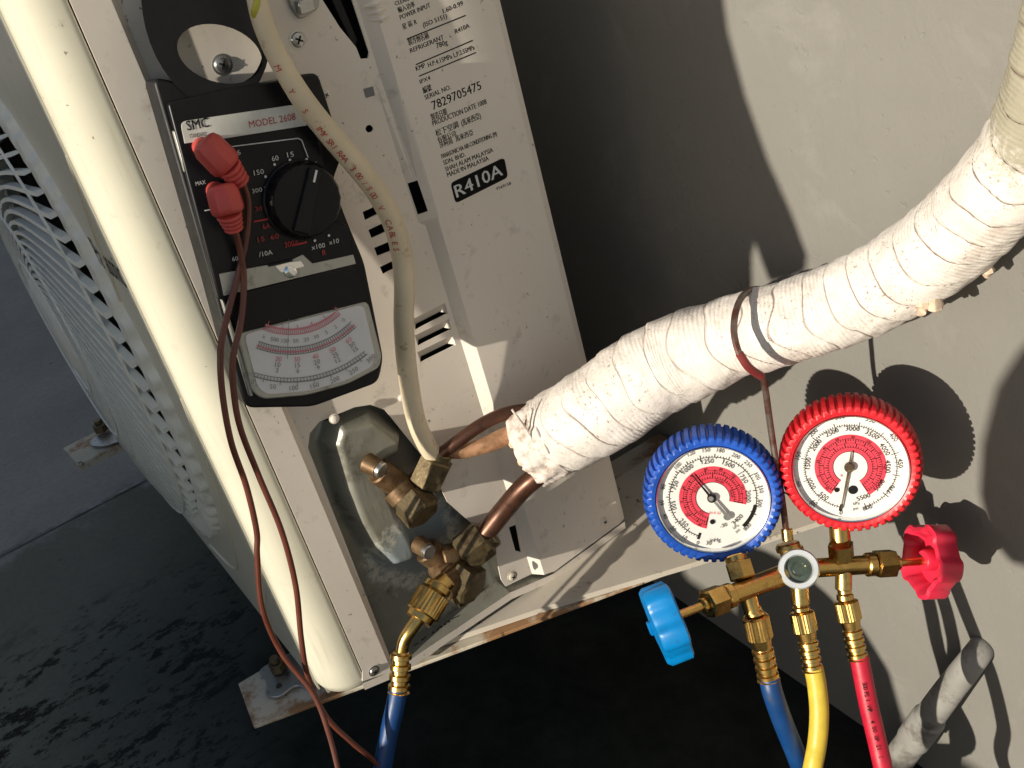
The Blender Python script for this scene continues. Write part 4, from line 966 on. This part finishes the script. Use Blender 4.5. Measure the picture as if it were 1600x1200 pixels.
sub(kid('gauge_glass', MB().add([Q(.95*math.sin(k*math.pi/24), .95*math.cos(k*math.pi/24), .0085) for k in range(48)], [tuple(range(48))]), 'pane', gb, smooth=False), gb)
gbb = Q(0, 0)
gr, Q, n_, rt, up_, RF = gauge((1329, 733), .79, 'redrub', None, red_dial, 'red booted high pressure gauge')
pol = needle(gr, Q, n_, None, 0, 0, 0); z = lambda px, py: ((px-605)/410., -(py-613)/385.)
sub(kid('needle', join(pol(z(597, 605), z(545, 905), .0008, .0004, .0030), pol(z(597, 605), z(610, 492), .0008, .0004, .0030), cyl(Q(*z(597, 605), .001), Q(*z(597, 605), .0048), .0036)), 'brassdull', gr), gr)
for (px, py, r_) in ((515, 775, .0018), (625, 772, .0034)): sub(kid('dial_screw', cyl(Q(*z(px, py), .0003), Q(*z(px, py), .0012), r_), 'blackgloss', gr), gr)
sub(kid('gauge_glass', MB().add([Q(.95*math.sin(k*math.pi/24), .95*math.cos(k*math.pi/24), .0085) for k in range(48)], [tuple(range(48))]), 'pane', gr, smooth=False), gr)
MD = .82
c0 = PD(1248, 889, MD); cB = PD(1110, 942, MD-.035); cR = PD(1390, 880, MD+.012)
dB = (cB-c0).normalized(); dR = (cR-c0).normalized(); K = MD/FPX
man = join(cyl(c0, c0+dB*(cB-c0).length*.86, 17*K, 15*K), cyl(c0, c0+dR*(cR-c0).length*.80, 15*K), lathe(c0-(CAM-c0).normalized()*.016, (CAM-c0), [(0, 27*K), (.002, 30*K), (.020, 30*K), (.022, 28*K)], 24),
           cyl(PD(1165, 918, MD-.018), PD(1176, 958, MD-.018), 13*K), cyl(PD(1160, 905, MD-.018), PD(1148, 868, MD-.012), 17*K),
           hexa(PD(1161, 905, MD-.018), PD(1152, 876, MD-.014), 21*K), cyl(PD(1318, 885, MD+.006), PD(1318, 922, MD+.006), 13*K), cyl(PD(1316, 880, MD+.006), PD(1311, 822, MD+.008), 16*K), hexa(PD(1315, 873, MD+.005), PD(1313, 848, MD), 20*K),
           cyl(PD(1248, 905, MD), PD(1251, 945, MD), 14*K), cyl(PD(1240, 880, MD), PD(1232, 848, MD), 17*K), cyl(PD(1231, 845, MD), PD(1229, 826, MD), 9*K), lathe(PD(1234, 864, MD), -down, [(0, 20*K), (.003, 22*K), (.006, 20*K)], 20))
kid('manifold_body', man, 'brass', mg, ang=35)
for (cc, dd, lbl) in ((cB, dB, 'b'), (cR, dR, 'r')):
    kid('packing_nut', join(hexa(cc-dd*.012, cc+dd*.004, 23*K), cyl(cc-dd*.020, cc-dd*.0125, 19*K), cyl(cc+dd*.004, cc+dd*.008, 12*K)), 'brass', mg)
    kid('valve_stem', cyl(cc, cc+dd*(.034 if lbl == 'b' else .030), 7*K, 6.5*K), 'brass', mg)
# T fittings lettering-free; sight glass
sg = lathe(c0+(CAM-c0).normalized()*.0095, (CAM-c0), [(0, 31*K), (.008, 31*K), (.010, 29*K), (.010, 22*K), (.006, 20*K)], 32, caps=False)
kid('sight_glass_ring', sg, 'steelbright', mg)
kid('sight_glass', lathe(c0+(CAM-c0).normalized()*.0112, (CAM-c0), [(0, 22*K), (.004, 22*K), (.005, 12*K), (.0035, 8*K)], 28), 'sightglass', mg)
def knob(c, ax, R, mat, hint):
    lob = lambda th_, k: 1+(.10*math.cos(th_*6) if k not in (4, 5, 6) else 0)
    T_ = .020
    mb = lathe(c-ax*T_/2, ax, [(.012, R*.30), (.012, R*.66), (.002, R*.80), (0, R*.90), (.0015, R*1.0), (T_*.86, R*1.0), (T_, R*.92), (T_+.0005, R*.42)][:], 96, hint=hint, rad=lambda th_, k: 1+(.085*math.tanh(2.6*math.cos(th_*5))/.99 if 2 <= k < 7 else 0), caps=True)
    return kid('hand_knob', join(mb, cyl(c-ax*T_*.35, c+ax*.004, R*.3), hexa(c+ax*T_*.45, c+ax*(T_*.5+.0035), R*.20)), mat, mg, ang=45)
kb = PD(1041, 972, MD-.055)
knob(kb, (-right*.93+down*.36-fwd*.02).normalized(), 56*K, 'knobblue', AZ)
kb2 = PD(1454, 875, MD+.018)
knob(kb2, (right*.95+down*.02+fwd*.20).normalized(), 57*K, 'knobred', AZ)
# hook
hk = [(1229, 835, MD), (1222, 780, .81), (1212, 720, .80), (1203, 660, .79), (1196, 610, .777), (1190, 588, .770), (1170, 574, .764), (1155, 552, .762), (1147, 520, .764), (1149, 490, .770), (1158, 466, .785), (1172, 454, .805), (1190, 452, .83), (1200, 458, .855)]
kid('hanging_hook', tube([PD(*h) for h in hk], .0025, 10, 8), 'hookwire', mg)
kid('hook_sleeve', tube([PD(*h[:2], h[2]-.0004) for h in hk[5:8]], .0031, 10, 8), 'rustred', mg)

# ================================================================== HOSES
def hose(pts, r, mat, lab_, f0, group='charging hoses on the manifold', extra=None):
    t_ = thing('charging_hose', lab_, 'hose', pts[0], group)
    def fit(q):
        (p0, p1, p2_, p3) = q; d1 = (p1-p0); kn_ = (p2_-p1)
        mb = join(cyl(p0, p0+d1*.5, r*.72), cyl(p0+d1*.5, p1, r*.88))
        L_ = kn_.length
        knurl = lathe(p1, kn_, [(0, r*1.0), (.0012, r*1.22), (L_*.68, r*1.22), (L_*.72, r*1.05), (L_, r*.9)], 56, rad=lambda th_, k: 1+(.05 if (int(round(th_/(2*math.pi)*56)) % 2 and k in (1, 2)) else 0))
        kid('swivel_nut', join(mb, knurl), 'brass', t_, ang=28)
        c_ = p3-p2_; Lc = c_.length; pf = [(0, r*.82)]
        for k in range(4):
            s = Lc*(k+.15)/4; pf += [(s, r*.86), (s+Lc*.03, r*1.06), (s+Lc*.13, r*1.06), (s+Lc*.16, r*.86)]
        pf += [(Lc, r*1.12)]
        kid('crimp_ferrule', lathe(p2_, c_, pf, 24), 'brass', t_, ang=28)
    fit(f0)
    if extra: fit(extra)
    kid('rubber_hose', tube(pts, r, 20, 12), mat, t_)
    return t_
bpts = [PD(1201, 1056, MD-.01), PD(1208, 1085, MD-.01), PD(1224, 1130, MD), PD(1248, 1190, MD+.02), PD(1275, 1270, MD+.04), PD(1270, 1390, MD+.07), Vector((.06, .10, FLOOR_Z+.012)), Vector((-.0, .0, FLOOR_Z+.011)), PD(590, 1380, .94), PD(592, 1260, .91), PD(598, 1200, .895), PD(608, 1145, .890), PD(617, 1105, .888), PD(623, 1075, .888)]
e1 = PX(692, 912, .040); e2 = PX(640, 985, .040)
hb = hose(bpts, 16*K, 'hoseblue', 'blue charging hose joining the blue gauge side to the lower service valve', (PD(1177, 948, MD-.018), PD(1180, 962, MD-.018), PD(1191, 1012, MD-.014), PD(1201, 1062, MD-.01)))
bA = PD(700, 905, .90); bB = PD(683, 920, .895); bC = PD(655, 966, .885); dkn = (bC-bB)
rk = 26*.89/FPX
kid('swivel_nut', join(cyl(bA, bB, 16*.9/FPX), lathe(bB-dkn.normalized()*.004, dkn, [(0, rk*.78), (.001, rk*.88), (.006, rk*.88), (.0065, rk*.62), (.009, rk*.66)], 30), lathe(bB+dkn.normalized()*.004, dkn, [(0, rk*.8), (.001, rk), (dkn.length*.62, rk), (dkn.length*.70, rk*1.04), (dkn.length*.74, rk*.9), (dkn.length*.92, rk*.85)], 60, rad=lambda th_, k: 1+(.05 if (int(round(th_/(2*math.pi)*60)) % 2 and k in (1, 2)) else 0))), 'brass', hb, ang=28)
kid('bent_neck', tube([bB+dkn*.85, PD(641, 985, .884), PD(631, 1003, .885), PD(627, 1025, .887)], [.0062, .0056, .0052, .0052], 16), 'brass', hb)
q0 = PD(627, 1018, .887); q1 = PD(623, 1082, .888); Lc = (q1-q0).length; r_ = 16.5*.888/FPX
pf = [(0, r_*.7)]
for k in range(4): s = Lc*(k+.15)/4; pf += [(s, r_*.80), (s+Lc*.03, r_*1.03), (s+Lc*.13, r_*1.03), (s+Lc*.16, r_*.80)]
pf += [(Lc, r_*1.05)]
kid('crimp_ferrule', lathe(q0, q1-q0, pf, 24), 'brass', hb, ang=28)
hose([PD(1271, 1042, MD), PD(1277, 1075, MD), PD(1280, 1115, MD), PD(1277, 1160, MD), PD(1268, 1210, MD), PD(1255, 1290, MD+.02), PD(1260, 1400, MD+.05), Vector((.30, .30, FLOOR_Z+.011)), Vector((.55, .25, FLOOR_Z+.011)), Vector((.8, .1, FLOOR_Z+.011))],
     15*K, 'hoseyellow', 'yellow charging hose hanging from the middle port of the brass manifold', (PD(1250, 940, MD), PD(1252, 955, MD), PD(1262, 1000, MD), PD(1270, 1048, MD)))
rh = hose([PD(1342, 1024, MD+.006), PD(1349, 1060, MD+.006), PD(1358, 1105, MD+.006), PD(1371, 1160, MD+.006), PD(1383, 1215, MD+.006), PD(1400, 1310, MD+.02), PD(1400, 1400, MD+.04), Vector((.42, .33, FLOOR_Z+.011)), Vector((.65, .33, FLOOR_Z+.011)), Vector((.9, .2, FLOOR_Z+.011))],
     15*K, 'hosered', 'red charging hose hanging below the red gauge from the brass manifold', (PD(1319, 918, MD+.006), PD(1321, 938, MD+.006), PD(1331, 982, MD+.006), PD(1341, 1030, MD+.006)))
hp = MB(); hc = tube([PD(1349, 1060, MD+.006), PD(1358, 1105, MD+.006), PD(1371, 1160, MD+.006), PD(1383, 1215, MD+.006)], .001, 6, 12)
for i, ch in enumerate('500PSI WP  4000PSI BURST'):
    k = 1+i*1.45
    if ch == ' ' or int(k) >= len(hc.C): continue
    c_ = hc.C[int(k)]; T_ = hc.T[int(k)]; n2 = camz(c_); n2 = (n2-T_*n2.dot(T_)).normalized(); text(hp, ch, c_+n2*15*K, T_, n2.cross(T_), height=.0034, center=True, nrm=n2, lift=.0005)
kid('hose_print', hp, 'ink', rh, smooth=False)

# ================================================================== DRAIN PIPE
pe = [PY(1300, 1330, .37), PY(1400, 1192, .395), PY(1436, 1143, .405), PY(1478, 1085, .413), PY(1524, 1026, .428), PY(1538, 1004, .452)]
dp = thing('drain_pipe', 'short grey plastic drain pipe slanting across the foot of the wall', 'pipe', pe[1])
kid('pipe_tube', tube(pe, [.0150, .0145, .0138, .0128, .0115, .0105], 24), 'pvcgrey', dp)
kid('pipe_socket', cyl(PY(1426, 1157, .402), PY(1452, 1121, .408), .0156), 'pvcgrey', dp)

for o in bpy.data.objects:
    if 'base' in o: del o['base']
